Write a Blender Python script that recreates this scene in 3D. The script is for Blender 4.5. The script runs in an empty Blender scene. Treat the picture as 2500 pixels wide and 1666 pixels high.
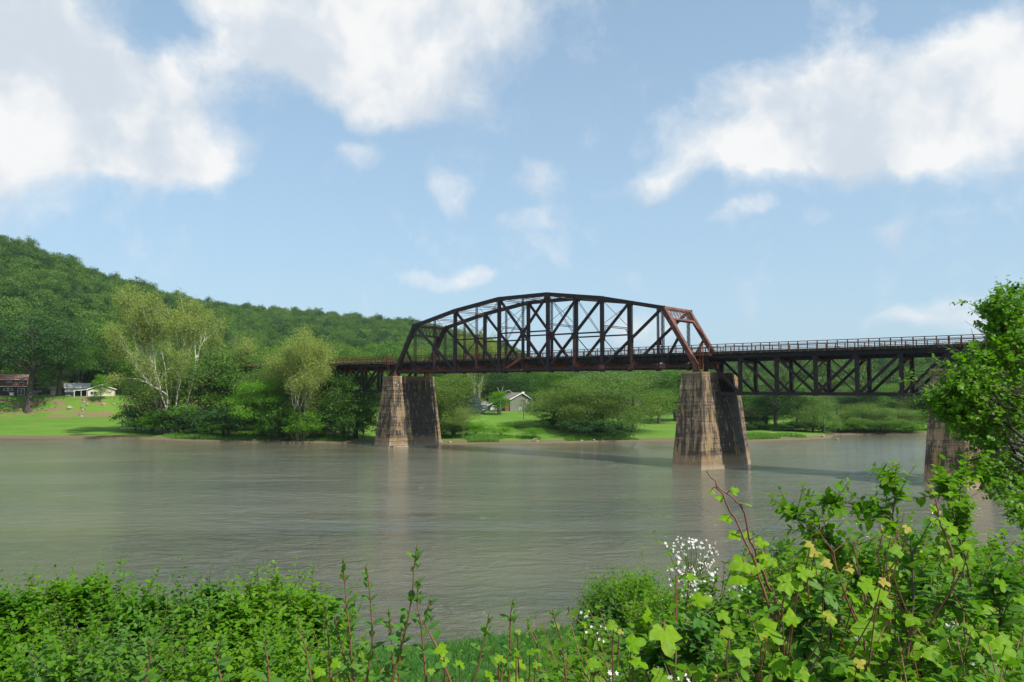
import bpy, math, random
import numpy as np
from mathutils import Vector, Matrix
S=bpy.context.scene
R=math.radians
# ---------------- camera, sky, sun, exposure ----------------
F_PX=1900.0; PITCH=0.0594; EYE=12.27            # focal length in photo pixels, tilt, eye height over the river
cam_d=bpy.data.cameras.new('camera'); cam=bpy.data.objects.new('camera',cam_d); S.collection.objects.link(cam)
cam.location=(0,0,EYE); cam.rotation_euler=(math.pi/2+PITCH,0,0)
cam_d.lens=36*F_PX/2500; cam_d.sensor_width=36; cam_d.clip_start=0.05; cam_d.clip_end=6000
S.camera=cam
SUN_EL=R(50); SUN_V=Vector((math.cos(SUN_EL)*0.76,-math.cos(SUN_EL)*0.65,math.sin(SUN_EL)))   # direction towards the sun
sd=bpy.data.lights.new('sun','SUN'); sd.energy=5.0; sd.angle=R(0.55); sd.color=(1.0,0.95,0.87)
sun=bpy.data.objects.new('sun',sd); S.collection.objects.link(sun); sun.rotation_euler=(-SUN_V).to_track_quat('-Z','Y').to_euler()
S.view_settings.view_transform='Standard'; S.view_settings.look='None'; S.view_settings.gamma=1; S.view_settings.use_curve_mapping=False
S.view_settings.exposure=0.42
class NT:
    """small node-tree writer"""
    def __init__(s,tree): s.t=tree; s.n=tree.nodes; s.l=tree.links
    def add(s,typ,inp=None,**kw):
        n=s.n.new(typ)
        for k,v in kw.items(): setattr(n,k,v)
        for k,v in (inp or {}).items(): s.set(n,k,v)
        return n
    def set(s,n,k,v):
        i=n.inputs[k]
        if isinstance(v,bpy.types.NodeSocket): s.l.new(v,i)
        elif isinstance(v,bpy.types.Node): s.l.new(v.outputs[0],i)
        else:
            if isinstance(v,(tuple,list)) and len(v)==3 and i.type=='RGBA': v=(*v,1)
            i.default_value=v
    def m(s,op,a,b=None,c=None,clamp=False):
        n=s.add('ShaderNodeMath',operation=op,use_clamp=clamp); s.set(n,0,a)
        if b is not None: s.set(n,1,b)
        if c is not None: s.set(n,2,c)
        return n.outputs[0]
    def vm(s,op,a,b=None):
        n=s.add('ShaderNodeVectorMath',operation=op); s.set(n,0,a)
        if b is not None: s.set(n,1,b)
        return n.outputs['Value'] if op in('DOT_PRODUCT','LENGTH') else n.outputs[0]
    def mix(s,f,a,b):
        n=s.add('ShaderNodeMix',data_type='RGBA'); s.set(n,0,f); s.set(n,6,a); s.set(n,7,b); return n.outputs[2]
    def noise(s,vec,scale,detail=3,rough=0.55,dist=0.0):
        n=s.add('ShaderNodeTexNoise',{'Vector':vec,'Scale':scale,'Detail':detail,'Roughness':rough,'Distortion':dist}); return n.outputs[0]
    def ramp(s,f,lo,hi,smooth=True):
        n=s.add('ShaderNodeMapRange',{'Value':f,'From Min':lo,'From Max':hi}); 
        n.interpolation_type='SMOOTHSTEP' if smooth else 'LINEAR'; return n.outputs[0]
    def pos(s,scale=(1,1,1)):
        g=s.add('ShaderNodeNewGeometry'); n=s.add('ShaderNodeMapping',{'Vector':g.outputs['Position'],'Scale':scale}); return n.outputs[0]
    def obj(s,scale=(1,1,1)):
        g=s.add('ShaderNodeTexCoord'); n=s.add('ShaderNodeMapping',{'Vector':g.outputs['Object'],'Scale':scale}); return n.outputs[0]
W=bpy.data.worlds.new('World'); S.world=W; W.use_nodes=True
t=NT(W.node_tree); t.n.clear()
sky=t.add('ShaderNodeTexSky',sky_type='NISHITA',sun_disc=False,sun_elevation=SUN_EL,sun_rotation=math.atan2(SUN_V.x,SUN_V.y),altitude=300,air_density=1.0,dust_density=1.6,ozone_density=1.5)
tc=t.add('ShaderNodeTexCoord'); D=t.vm('NORMALIZE',tc.outputs['Generated'])
sep=t.add('ShaderNodeSeparateXYZ',{'Vector':D}); dz=sep.outputs[2]
def pix_dir(u,v):
    X=(u-1250)/F_PX; Z=-(v-833)/F_PX; c,s_=math.cos(PITCH),math.sin(PITCH)
    return Vector((X,c-Z*s_,s_+Z*c)).normalized()
warp=t.add('ShaderNodeTexNoise',{'Vector':D,'Scale':5.0,'Detail':5.0,'Roughness':0.55})
wv=t.vm('SUBTRACT',warp.outputs['Color'],(0.5,0.5,0.5))
ws=t.add('ShaderNodeVectorMath',operation='SCALE'); t.set(ws,0,wv); ws.inputs['Scale'].default_value=0.115
DW=t.vm('ADD',D,ws.outputs[0])
# clouds of the sky: (where they hang, as direction), half size across, half size up, tilt, weight
CL=[(-120,60,260,160,.0,1.1),(60,190,230,110,.25,1.0),(250,290,180,95,.2,1.0),(455,215,70,90,.9,.75),(280,385,200,62,.1,.95),(490,380,100,52,.1,.7),(20,430,60,40,0,.35),(-250,200,320,260,0,1),(20,0,120,80,.6,.6),
    (665,60,135,100,.1,1.0),(850,130,210,115,.12,1.1),(1060,130,190,120,.1,1.0),(1210,50,140,60,.1,.7),(900,250,150,50,.1,.6),(950,-80,420,100,0,1),(885,375,62,30,0,.55),
    (1098,468,48,44,.5,.72),(1060,680,80,22,0,.8),(1180,670,52,24,.2,.8),
    (1880,300,190,105,-.1,1.0),(2130,270,230,105,-.35,1.0),(2370,200,200,95,-.45,1.0),(2080,120,55,110,.5,.5),(1880,395,220,55,.0,.8),(1570,465,105,30,.0,.6),(2560,225,190,110,-.3,.95),(2380,90,100,45,-.6,.55),
    (1790,540,80,16,-.2,.5),(1985,530,45,16,-.4,.45),(2180,550,35,24,.3,.55),(2330,770,85,38,0,.6),(2180,785,60,22,0,.4),(1560,790,90,45,0,.4),(1320,430,60,50,.3,.42),(1290,540,80,20,.1,.4),(1400,900,150,40,0,.4)]
den=None; shade=None
for (u,v,ru,rv,tilt,w) in CL:
    c=pix_dir(u,v); right=Vector((0,0,1)).cross(c).normalized()*-1; up=right.cross(c).normalized()
    if up.z<0: up=-up
    if right.x<0: right=-right
    a=(right*math.cos(tilt)-up*math.sin(tilt))/(ru/F_PX*1.03); b=(right*math.sin(tilt)+up*math.cos(tilt))/(rv/F_PX*1.03)
    q=t.vm('SUBTRACT',DW,tuple(c))
    da=t.vm('DOT_PRODUCT',q,tuple(a)); db=t.vm('DOT_PRODUCT',q,tuple(b)); dc=t.vm('DOT_PRODUCT',D,tuple(c))
    rr=t.m('ADD',t.m('MULTIPLY',da,da),t.m('MULTIPLY',db,db))
    g=t.m('MULTIPLY',t.m('MULTIPLY',t.m('EXPONENT',t.m('MULTIPLY',t.m('MULTIPLY',rr,rr),-0.75)),w),t.m('GREATER_THAN',dc,0.3))
    den=g if den is None else t.m('ADD',den,g)
    h=t.m('MULTIPLY',g,t.m('ADD',t.m('MULTIPLY',db,0.5),t.m('MULTIPLY',da,-0.12)))
    shade=h if shade is None else t.m('ADD',shade,h)
# outside the view the same kind of broken cloud goes on
gen=t.m('MULTIPLY',t.ramp(t.noise(t.vm('ADD',DW,(3.1,0.4,7.7)),2.3,2),0.50,0.72),t.ramp(sep.outputs[1],0.35,-0.2))
gen=t.m('ADD',gen,t.m('MULTIPLY',t.ramp(t.noise(D,1.9,2),.46,.66),t.ramp(dz,0.50,0.62)))
den=t.m('ADD',den,gen)
fine=t.noise(DW,9.5,10,0.67)
dn=t.m('ADD',den,t.m('MULTIPLY',t.m('SUBTRACT',fine,0.5),2.7))
al=t.m('MULTIPLY',t.m('POWER',t.ramp(dn,0.08,1.18,False),1.25),0.97)
bill=t.noise(DW,9.0,5,0.5)
relh=t.m('DIVIDE',shade,t.m('ADD',den,0.05))
br=t.m('ADD',t.m('MULTIPLY',relh,0.42),t.m('MULTIPLY',t.m('SUBTRACT',bill,0.46),3.6))
ccol=t.mix(t.ramp(br,-0.35,0.45),(4.2,4.65,5.15),(6.1,6.1,6.05))
tint=t.add('ShaderNodeMix',data_type='RGBA',blend_type='MULTIPLY'); t.set(tint,0,1.0); t.set(tint,6,sky.outputs[0]); t.set(tint,7,(1.0,1.14,1.12))
hz=t.ramp(dz,0.52,-0.02,False)
skyc=t.mix(t.m('MULTIPLY_ADD',hz,0.40,0.38),tint.outputs[2],(3.0,4.1,5.15))
col=t.mix(al,skyc,ccol)
bg=t.add('ShaderNodeBackground',{'Color':col,'Strength':0.118}); out=t.add('ShaderNodeOutputWorld',{'Surface':bg})
# ---------------- helpers ----------------
COL=S.collection
def link(name,data,parent=None,loc=None,rz=0.0,mat=None):
    o=bpy.data.objects.new(name,data); COL.objects.link(o)
    if parent is not None: o.parent=parent
    if loc is not None: o.location=loc
    if rz: o.rotation_euler=(0,0,rz)
    if mat is not None and data is not None and not data.materials: data.materials.append(mat)
    return o
def tag(o,label=None,cat=None,group=None,kind=None):
    if label: o['label']=label
    if cat: o['category']=cat
    if group: o['group']=group
    if kind: o['kind']=kind
    return o
def npmesh(name,V,Fs,mats=None,smooth=False,mi=None):
    """mesh from vertex array and a list of equal-size face arrays"""
    me=bpy.data.meshes.new(name); V=np.asarray(V,dtype=np.float32)
    if isinstance(Fs,np.ndarray): Fs=[Fs]
    Fs=[np.asarray(f,dtype=np.int32) for f in Fs if len(f)]
    me.vertices.add(len(V)); me.vertices.foreach_set('co',V.ravel())
    nl=sum(f.size for f in Fs); nf=sum(len(f) for f in Fs)
    me.loops.add(nl); me.loops.foreach_set('vertex_index',np.concatenate([f.ravel() for f in Fs]))
    me.polygons.add(nf)
    starts=[];k=0
    for f in Fs:
        starts.append(k+np.arange(len(f))*f.shape[1]); k+=f.size
    me.polygons.foreach_set('loop_start',np.concatenate(starts).astype(np.int32))
    if mi is not None: me.polygons.foreach_set('material_index',np.asarray(mi,dtype=np.int32))
    me.polygons.foreach_set('use_smooth',np.full(nf,bool(smooth)))
    for m_ in (mats or []): me.materials.append(m_)
    me.update(calc_edges=True); me.validate()
    return me
class MB:
    """collects boxes, beams and tubes into one mesh"""
    Q=np.array([[0,3,2,1],[4,5,6,7],[0,1,5,4],[1,2,6,5],[2,3,7,6],[3,0,4,7]])
    def __init__(s): s.V=[];s.F=[];s.T=[];s.k=0
    def hexa(s,P):
        s.V.append(np.array(P,float)); s.F.append(s.Q+s.k); s.k+=8; return s
    def box(s,a,b):
        x0,y0,z0=a;x1,y1,z1=b
        return s.hexa([(x0,y0,z0),(x1,y0,z0),(x1,y1,z0),(x0,y1,z0),(x0,y0,z1),(x1,y0,z1),(x1,y1,z1),(x0,y1,z1)])
    def beam(s,p,q,w,h,up=(0,0,1),off=(0,0,0)):
        """box from p to q; w = size sideways, h = size in the 'up' sense"""
        p=Vector(p)+Vector(off);q=Vector(q)+Vector(off);d=(q-p).normalized(); u=Vector(up)
        sd_=d.cross(u)
        if sd_.length<1e-4: sd_=d.cross(Vector((0,1,0)))
        sd_.normalize(); u=sd_.cross(d).normalized(); a=sd_*w/2;b=u*h/2
        return s.hexa([p-a-b,p+a-b,p+a+b,p-a+b,q-a-b,q+a-b,q+a+b,q-a+b])
    def tube(s,pts,rads,n=5,cap=False):
        P=np.array([tuple(p) for p in pts],float); rads=np.broadcast_to(rads,(len(P),)) if np.ndim(rads)==0 else np.array(rads)
        base=s.k; T=np.gradient(P,axis=0); T/=np.linalg.norm(T,axis=1)[:,None]+1e-9
        ref=np.array([0,0,1.]) if abs(T[0][2])<.9 else np.array([1.,0,0]); rings=[]
        for i in range(len(P)):
            a=np.cross(T[i],ref); a/=np.linalg.norm(a)+1e-9; b=np.cross(T[i],a)
            an=np.arange(n)*2*np.pi/n
            rings.append(P[i]+rads[i]*(np.cos(an)[:,None]*a+np.sin(an)[:,None]*b))
        s.V.append(np.concatenate(rings)); f=[]
        for i in range(len(P)-1):
            for j in range(n):
                k=(j+1)%n; f.append((base+i*n+j,base+i*n+k,base+(i+1)*n+k,base+(i+1)*n+j))
        s.F.append(np.array(f)); s.k+=len(P)*n; return s
    def mesh(s,name,mats=None,smooth=False):
        return npmesh(name,np.concatenate(s.V),np.concatenate(s.F),mats,smooth)
    def build(s,name,mat,parent=None,smooth=False,loc=None,rz=0):
        return link(name,s.mesh(name,[mat],smooth),parent,loc,rz)
def MAT(name):
    m_=bpy.data.materials.new(name); m_.use_nodes=True; m_.node_tree.nodes.clear(); return m_,NT(m_.node_tree)
def finish(n,bsdf): n.add('ShaderNodeOutputMaterial',{'Surface':bsdf})
def bump(n,h,strength=.3,dist=.1): return n.add('ShaderNodeBump',{'Height':h,'Strength':strength,'Distance':dist}).outputs[0]
def simple(name,c,rough=.7,metal=0,var=.25,scale=3.0,bmp=0.0,c2=None):
    m_,n=MAT(name); f=n.noise(n.pos(),scale,5)
    col=n.mix(n.ramp(f,.35,.68),c,c2 or tuple(x*(1-var) for x in c))
    d={'Base Color':col,'Roughness':rough,'Metallic':metal}
    if bmp: d['Normal']=bump(n,f,bmp,.05)
    finish(n,n.add('ShaderNodeBsdfPrincipled',d)); return m_
def leafmat(name,c,c2,trans=.35,gloss=.25,scale=.5,tcol=None,young=None,share=.38,fine=0):
    """leaf: colours vary from plant to plant and twig to twig; light passes through"""
    m_,n=MAT(name); oi=n.add('ShaderNodeObjectInfo')
    f=n.m('ADD',n.m('MULTIPLY',n.ramp(n.noise(n.pos(),scale,3),.3,.7),1-share),n.m('MULTIPLY',oi.outputs['Random'],share))
    col=n.mix(f,c,c2)
    if young: col=n.mix(n.m('MULTIPLY',n.ramp(n.noise(n.pos(),scale*7,2),.56,.72),.8),col,young)
    nrm_={}
    if fine:   # veins and blotches within the leaf
        v_=n.add('ShaderNodeTexVoronoi',{'Vector':n.pos(),'Scale':fine*1.3}); ft=n.noise(n.pos(),fine,4,.65)
        col=n.mix(n.m('MULTIPLY',n.ramp(ft,.40,.68),.45),col,tuple(x*.55 for x in c2)); col=n.mix(n.m('MULTIPLY',n.ramp(n.noise(n.pos(),fine*.35,3),.62,.74),.55),col,(.30,.27,.05))
        nrm_={'Normal':bump(n,n.m('ADD',ft,n.m('MULTIPLY',v_.outputs[0],.5)),.35,.004)}
    tr=n.add('ShaderNodeMix',data_type='RGBA',blend_type='MULTIPLY'); n.set(tr,0,1.0); n.set(tr,6,col); n.set(tr,7,tcol or (1.3,1.4,.4))
    d=n.add('ShaderNodeBsdfPrincipled',{'Base Color':col,'Roughness':.5,'Specular IOR Level':gloss,**nrm_})
    tl=n.add('ShaderNodeBsdfTranslucent',{'Color':tr.outputs[2]})
    mx=n.add('ShaderNodeMixShader',{0:trans,1:d,2:tl}); finish(n,mx); return m_
BX,BY,YAW=-24.46,164.5,-0.6954
# ---------------- materials of the structure ----------------
def steel(name,dark,rust,rustiness=.5,rough=.65):
    m_,n=MAT(name); p=n.pos()
    f1=n.noise(p,1.1,6,.62); f2=n.noise(n.pos((3,3,.7)),2.5,5,.6)
    mix1=n.mix(n.ramp(n.m('ADD',n.m('MULTIPLY',f1,.6),n.m('MULTIPLY',f2,.4)),.62-.25*rustiness,.72-.15*rustiness),dark,rust)
    col=n.mix(n.m('MULTIPLY',n.ramp(n.noise(p,6,4,.6),.55,.72),.45*rustiness),mix1,(.30,.085,.028))
    finish(n,n.add('ShaderNodeBsdfPrincipled',{'Base Color':col,'Roughness':rough,'Specular IOR Level':.35,'Normal':bump(n,f2,.25,.03)})); return m_
STEEL=steel('rusted_dark_steel',(.024,.016,.017),(.080,.032,.024),.40)
STEEL2=steel('black_painted_girder',(.020,.019,.021),(.042,.026,.023),.25)
RUST=steel('brown_rust_steel',(.085,.034,.026),(.20,.075,.045),.7)
ORANGE=steel('orange_rust_steel',(.17,.05,.022),(.30,.10,.035),.9)
TIE=simple('weathered_tie_wood',(.075,.058,.042),.9,var=.5,scale=4)
def pier_mat():
    m_,n=MAT('stained_pier_masonry'); sepz=n.add('ShaderNodeSeparateXYZ',{'Vector':n.pos()}).outputs[2]
    s1=n.noise(n.pos((1.5,1.5,.10)),1.0,5,.6,.25); s2=n.noise(n.pos((4.4,4.4,.32)),1.0,5,.65,.3); s3=n.noise(n.pos((.35,.35,.35)),1.0,5,.6)
    s4=n.noise(n.pos((2.6,2.6,.22)),1.3,4,.6,.5); g=n.noise(n.pos(),5,6,.65); hor=n.noise(n.pos((.12,.12,2.2)),1.0,3,.55)
    oi=n.add('ShaderNodeObjectInfo').outputs['Random']
    base=n.mix(g,(.135,.093,.052),(.27,.190,.112)); base=n.mix(n.m('MULTIPLY',oi,.25),base,(.36,.28,.19))
    base=n.mix(n.m('MULTIPLY',n.ramp(s3,.5,.7),.6),base,(.24,.16,.08))
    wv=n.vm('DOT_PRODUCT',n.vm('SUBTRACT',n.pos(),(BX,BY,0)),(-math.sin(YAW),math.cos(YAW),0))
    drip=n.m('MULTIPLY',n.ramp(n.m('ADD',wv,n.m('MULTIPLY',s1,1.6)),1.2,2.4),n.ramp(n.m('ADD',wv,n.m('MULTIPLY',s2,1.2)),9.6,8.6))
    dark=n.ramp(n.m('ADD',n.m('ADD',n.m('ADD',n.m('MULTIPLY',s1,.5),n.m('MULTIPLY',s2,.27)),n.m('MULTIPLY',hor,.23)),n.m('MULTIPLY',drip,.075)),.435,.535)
    keep=n.ramp(sepz,2.6,1.3); top=n.ramp(sepz,13.0,14.3)
    dark=n.m('MULTIPLY',dark,n.m('SUBTRACT',1.0,n.m('MULTIPLY',n.m('MAXIMUM',keep,n.m('MULTIPLY',top,.8)),.82)))
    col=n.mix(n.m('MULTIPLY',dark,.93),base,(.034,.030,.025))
    white=n.ramp(n.m('ADD',n.m('MULTIPLY',s4,.6),n.m('MULTIPLY',g,.4)),.575,.645)
    white=n.m('MULTIPLY',white,n.m('ADD',.45,n.m('MULTIPLY',n.ramp(sepz,10.5,14),.45)))
    col=n.mix(white,col,(.60,.54,.44))
    yel=n.m('MULTIPLY',n.ramp(n.noise(n.pos((.9,.9,.16)),1.1,4,.6),.60,.68),.55); col=n.mix(yel,col,(.30,.22,.04))
    col=n.mix(n.m('MULTIPLY',n.ramp(sepz,.9,.1),.35),col,(.42,.36,.27))
    finish(n,n.add('ShaderNodeBsdfPrincipled',{'Base Color':col,'Roughness':.9,'Specular IOR Level':.2,'Normal':bump(n,g,.5,.06)})); return m_
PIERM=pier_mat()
JOINT=simple('dark_pier_joint',(.10,.082,.062),.95,var=.4)
# ---------------- water ----------------
def water_mat():
    m_,n=MAT('muddy_river_water'); p=n.pos()
    a=n.noise(n.pos((.34,.72,1)),1.0,5,.66,.6); b=n.noise(n.pos((1.7,3.4,1)),1.0,4,.62,.3); c=n.noise(n.pos((.03,.10,1)),1.0,4,.6,.6)
    calm=n.ramp(n.noise(n.pos((.010,.035,1)),1.0,4,.6,.8),.40,.62)
    h=n.m('ADD',n.m('MULTIPLY',a,1.0),n.m('MULTIPLY',b,.22)); sy=n.add('ShaderNodeSeparateXYZ',{'Vector':p}).outputs[1]; lee=n.ramp(n.m('ADD',sy,n.m('MULTIPLY',c,70)),200,158); h=n.m('MULTIPLY',n.m('MULTIPLY',h,n.m('ADD',.42,n.m('MULTIPLY',calm,.75))),n.m('MULTIPLY_ADD',lee,.70,.30))
    bm=n.add('ShaderNodeBump',{'Height':h,'Strength':1.0,'Distance':.85})
    col=n.mix(n.ramp(c,.35,.65),(.104,.104,.068),(.080,.088,.062))
    finish(n,n.add('ShaderNodeBsdfPrincipled',{'Base Color':col,'Roughness':.07,'IOR':1.37,'Specular IOR Level':1.0,'Normal':bm.outputs[0]})); return m_
WATERM=water_mat()
w_=npmesh('river_water',[(-900,20,0),(900,20,0),(900,330,0),(-900,330,0)],np.array([[0,1,2,3]]),[WATERM])
tag(link('river_water',w_),'wide brown river water with fine ripples','water',None,'structure')
# ---------------- bridge ----------------
P=5.747; NP=12; WT=8.8; ZB=15.6; HU={0:0,1:9.673,2:10.95,3:12.07,4:12.95,5:13.6,6:13.72,7:13.6,8:12.95,9:12.07,10:10.95,11:9.673,12:0}
HU={i:(h-.30 if h else 0) for i,h in HU.items()}
HU[2]=(HU[1]+HU[3])/2; HU[4]=(HU[3]+HU[5])/2; HU[6]=HU[5]; HU[8]=HU[4]; HU[10]=HU[2]
def bw(s,w,z=0.0):
    c,s_=math.cos(YAW),math.sin(YAW); return Vector((BX+c*s-s_*w, BY+s_*s+c*w, z))
def laced(mb,p,q,w,d,face='y',pitch=None):
    """four corner angles and zigzag lacing bars between them"""
    p=Vector(p);q=Vector(q);ax=(q-p).normalized(); L=(q-p).length
    yv=Vector((0,1,0)) if abs(ax.y)<.7 else Vector((0,0,1))
    a=ax.cross(yv).normalized(); b=ax.cross(a).normalized()
    for i in (-1,1):
        for j in (-1,1):
            o=a*(i*(w/2-.04))+b*(j*(d/2-.03)); mb.beam(p+o,q+o,.09,.07,up=b)
    pitch=pitch or w*1.0; n=max(2,int(L/pitch)); 
    for j in (-1,1):
        for k in range(n):
            i=1 if k%2 else -1
            o1=a*(i*(w/2-.05))+b*(j*d/2); o2=a*(-i*(w/2-.05))+b*(j*d/2)
            mb.beam(p+ax*(L*k/n)+o1,p+ax*(L*(k+1)/n)+o2,.055,.02,up=b)
    return mb
def boxed(mb,p,q,w,d):
    """built-up member: two side plates, a set-back web, cover strips"""
    p=Vector(p);q=Vector(q);ax=(q-p).normalized()
    yv=Vector((0,1,0)) if abs(ax.y)<.7 else Vector((0,0,1))
    a=ax.cross(yv).normalized(); b=ax.cross(a).normalized()
    for j in (-1,1):
        o=b*(j*(d/2-.02)); mb.beam(p+o,q+o,w-.10,.04,up=b)
        for i in (-1,1):
            o2=a*(i*(w/2-.06))+b*(j*d/2); mb.beam(p+o2,q+o2,.12,.05,up=b)
    for i in (-1,1):
        o=a*(i*(w/2-.03)); mb.beam(p+o,q+o,d-.08,.03,up=a)
    return mb
def railing(root,s0,s1,w,side,red=False,zt=17.62):
    L=s1-s0; n=int(round(L/1.36)); m=MB()
    for z,h in ((1.20,.10),(.92,.06),(.70,.06),(.24,.03)): m.beam((s0,w,zt+z),(s1,w,zt+z),.06,h)
    for k in range(int(L/.34)):
        m.beam((s0+k*.34,w,zt+.02),(s0+k*.34,w,zt+.68),.012,.012)
    r=m.build('railing',STEEL if not red else RUST,root)
    pm=MB().box((-.07,-.05,0),(.07,.05,1.22)).box((-.12,-.09,-.02),(.12,.09,.04)).mesh('railing_post',[RUST])
    for k in range(n+1): link('railing_post',pm,r,(s0+L*k/n,w+.09*side,zt))
    return r
def deck(root,s0,s1,wa=.55,wb=8.25,zt=17.62):
    t_=MB(); n=int((s1-s0)/.46)
    rr=random.Random(int(s0*7)+5)
    for k in range(n):
        e=rr.uniform(-.16,.16); x=s0+.1+k*.46
        t_.box((x,wa-.2+e,zt-.26+rr.uniform(-.015,.015)),(x+.24,wb+.2+e*.7,zt-.03))
    o=t_.build('cross_ties',TIE,root); tag(o,kind='stuff')
    b=MB().box((s0,wa+.25,zt-.03+.004),(s1,wb-.25,zt+.03)); b.build('walkway_deck',simple('grey_trail_surface',(.16,.15,.14),.9),root)
    k_=MB().box((s0,wa-.02,zt-.02),(s1,wa+.16,zt+.13)); k_.build('kerb_timber',TIE,root)
    k_=MB().box((s0,wb-.16,zt-.02),(s1,wb+.02,zt+.13)); k_.build('kerb_timber',TIE,root)
def through_span():
    root=link('through_truss_span',None,None,(BX,BY,0),YAW); root.empty_display_size=3
    tag(root,'rusty arched through truss span standing on the two tall piers in the river','bridge span','spans of the railroad bridge')
    N=lambda i,w,top: Vector((i*P,w,ZB+(HU[i] if top else 0)))
    M=lambda i,w: (N(i,w,0)+N(i,w,1))/2        # rough mid height
    for wi,w in enumerate((0,WT)):
        o=-1 if w==0 else 1
        for a,b in ((1,3),(3,5),(5,7),(7,9),(9,11)):
            m=MB(); boxed(m,N(a,w,1),N(b,w,1),.62,.62); m.beam(N(a,w,1)+Vector((0,0,.33)),N(b,w,1)+Vector((0,0,.33)),.78,.05)
            m.build('top_chord',STEEL,root)
        for a,b in ((0,1),(12,11)):
            m=MB(); boxed(m,N(a,w,0),N(b,w,1)+Vector((0,0,.05)),.66,.66)
            ax=(N(b,w,1)-N(a,w,0)).normalized(); nrm=Vector((-ax.z,0,ax.x)) if a==0 else Vector((ax.z,0,-ax.x))
            m.beam(N(a,w,0)+nrm*.36,N(b,w,1)+nrm*.36+Vector((0,0,.1)),.82,.05,up=nrm)
            m.build('end_post',RUST if a==12 else STEEL,root)
            mid=(N(a,w,0)+N(b,w,1))/2; k=1 if a==0 else 11
            m=MB(); laced(m,mid,N(k,w,0),.34,.34); m.beam(mid,N(k,w,0),.3,.05,up=(0,1,0)); m.build('sub_strut',STEEL,root)
        m=MB()
        for i in range(12):
            for e in (-.2,.2): m.beam(N(i,w+e,0),N(i+1,w+e,0),.06,.42)
            m.beam(N(i,w,0)+Vector((0,0,.2)),N(i+1,w,0)+Vector((0,0,.2)),.46,.05)
        m.build('bottom_chord',STEEL,root)
        # hangers and posts
        for i in (1,11):
            m=MB(); laced(m,N(i,w,1),N(i,w,0),.42,.40); m.build('hip_vertical',STEEL,root)
        for i in (3,5,7,9):
            m=MB(); boxed(m,N(i,w,1),N(i,w,0),.52,.55); m.build('vertical',STEEL,root)
        diag={}
        def line_at(a,b,i):
            A=N(a,w,1);B=N(b,w,0); f=(i-a)/(b-a); return A+(B-A)*f
        for a,b in ((1,3),(3,5),(5,7),(7,5),(9,7),(11,9)):
            m=MB(); A=N(a,w,1);B=N(b,w,0); boxed(m,A,B,.40,.38 if (a,b)!=(7,5) else .30); m.build('diagonal',STEEL,root)
        for i,(a,b) in {2:(1,3),4:(3,5),6:(5,7),8:(9,7),10:(11,9)}.items():
            mp=line_at(a,b,i)
            m=MB(); laced(m,N(i,w,1),mp,.34,.34); m.build('upper_hanger',STEEL,root)
            m=MB(); boxed(m,mp,N(i,w,0),.40,.40); m.build('sub_vertical',RUST if i!=6 else STEEL,root)
            m=MB(); m.beam(mp+Vector((-.5,.22*o,-.32)),mp+Vector((.5,.22*o,-.32)),.04,.9); m.build('gusset_plate',STEEL,root)
            if 2<i<10:
                for j in ((i-1),(i+1)):
                    q=Vector((j*P,w,mp.z+.12)); m=MB().beam(mp+Vector((0,0,.12)),q,.26,.26); m.build('horizontal_strut',STEEL,root)
            if i in (4,8):      # light counters crossing the panel, double bars
                t0=3 if i==4 else 9; t1=5 if i==4 else 7
                m=MB()
                for e in (-.16,.16):
                    m.beam(N(t1,w,1)+Vector((e,0,0)),mp+Vector((e,0,0)),.05,.08); m.beam(mp+Vector((e*.3,0,0)),N(t0,w,0)+Vector((e*.3,0,0)),.05,.08)
                m.build('counter_rod',STEEL,root)
        m=MB()
        for i in range(13):
            s_=.55 if i%2 else .42
            m=MB().beam(N(i,w+.3*o,0)+Vector((-s_,0,.05)),N(i,w+.3*o,0)+Vector((s_,0,.05)),.04,.75); m.build('gusset_plate',RUST if i>8 else STEEL,root)
            m=MB().beam(N(i,w,0)+Vector((-.35,0,-.42)),N(i,w,0)+Vector((.35,0,-.42)),.5,.22); m.build('node_shoe',STEEL,root)
        for i in (1,3,5,7,9,11):
            MB().beam(N(i,w+.33*o,1)+Vector((-.6,0,-.15)),N(i,w+.33*o,1)+Vector((.6,0,-.15)),.04,.9).build('gusset_plate',STEEL,root)
    # cross struts between the two trusses
    for i in range(2,11):
        m=MB(); laced(m,N(i,.2,1)+Vector((0,0,-.1)),N(i,WT-.2,1)+Vector((0,0,-.1)),.46,.34,pitch=.46); m.build('top_cross_strut',RUST if i in(2,3) else STEEL,root)
    for i in (3,5,7,9):
        z=ZB+HU[i]*.60
        m=MB(); laced(m,(i*P,.2,z),(i*P,WT-.2,z),.42,.30,pitch=.42); m.build('sway_strut',STEEL,root)
        m=MB().beam((i*P,.2,z+.3),(i*P,WT-.2,ZB+HU[i]-.4),.06,.07).beam((i*P,WT-.2,z+.3),(i*P,.2,ZB+HU[i]-.4),.06,.07)
        m.beam((i*P,.2,z-1.3),(i*P,1.2,z-.2),.08,.1).beam((i*P,WT-.2,z-1.3),(i*P,WT-1.2,z-.2),.08,.1); m.build('sway_rods',STEEL,root)
    m=MB()
    for i in range(1,11):
        m.beam(N(i,.2,1),N(i+1,WT-.2,1),.06,.06).beam(N(i,WT-.2,1),N(i+1,.2,1),.06,.06)
    m.build('top_lateral_rods',STEEL,root)
    m=MB()
    for i in range(0,12):
        m.beam(N(i,.2,0)+Vector((0,0,-.35)),N(i+1,WT-.2,0)+Vector((0,0,-.35)),.12,.10).beam(N(i,WT-.2,0)+Vector((0,0,-.35)),N(i+1,.2,0)+Vector((0,0,-.35)),.12,.10)
    m.build('bottom_laterals',STEEL,root)
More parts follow.
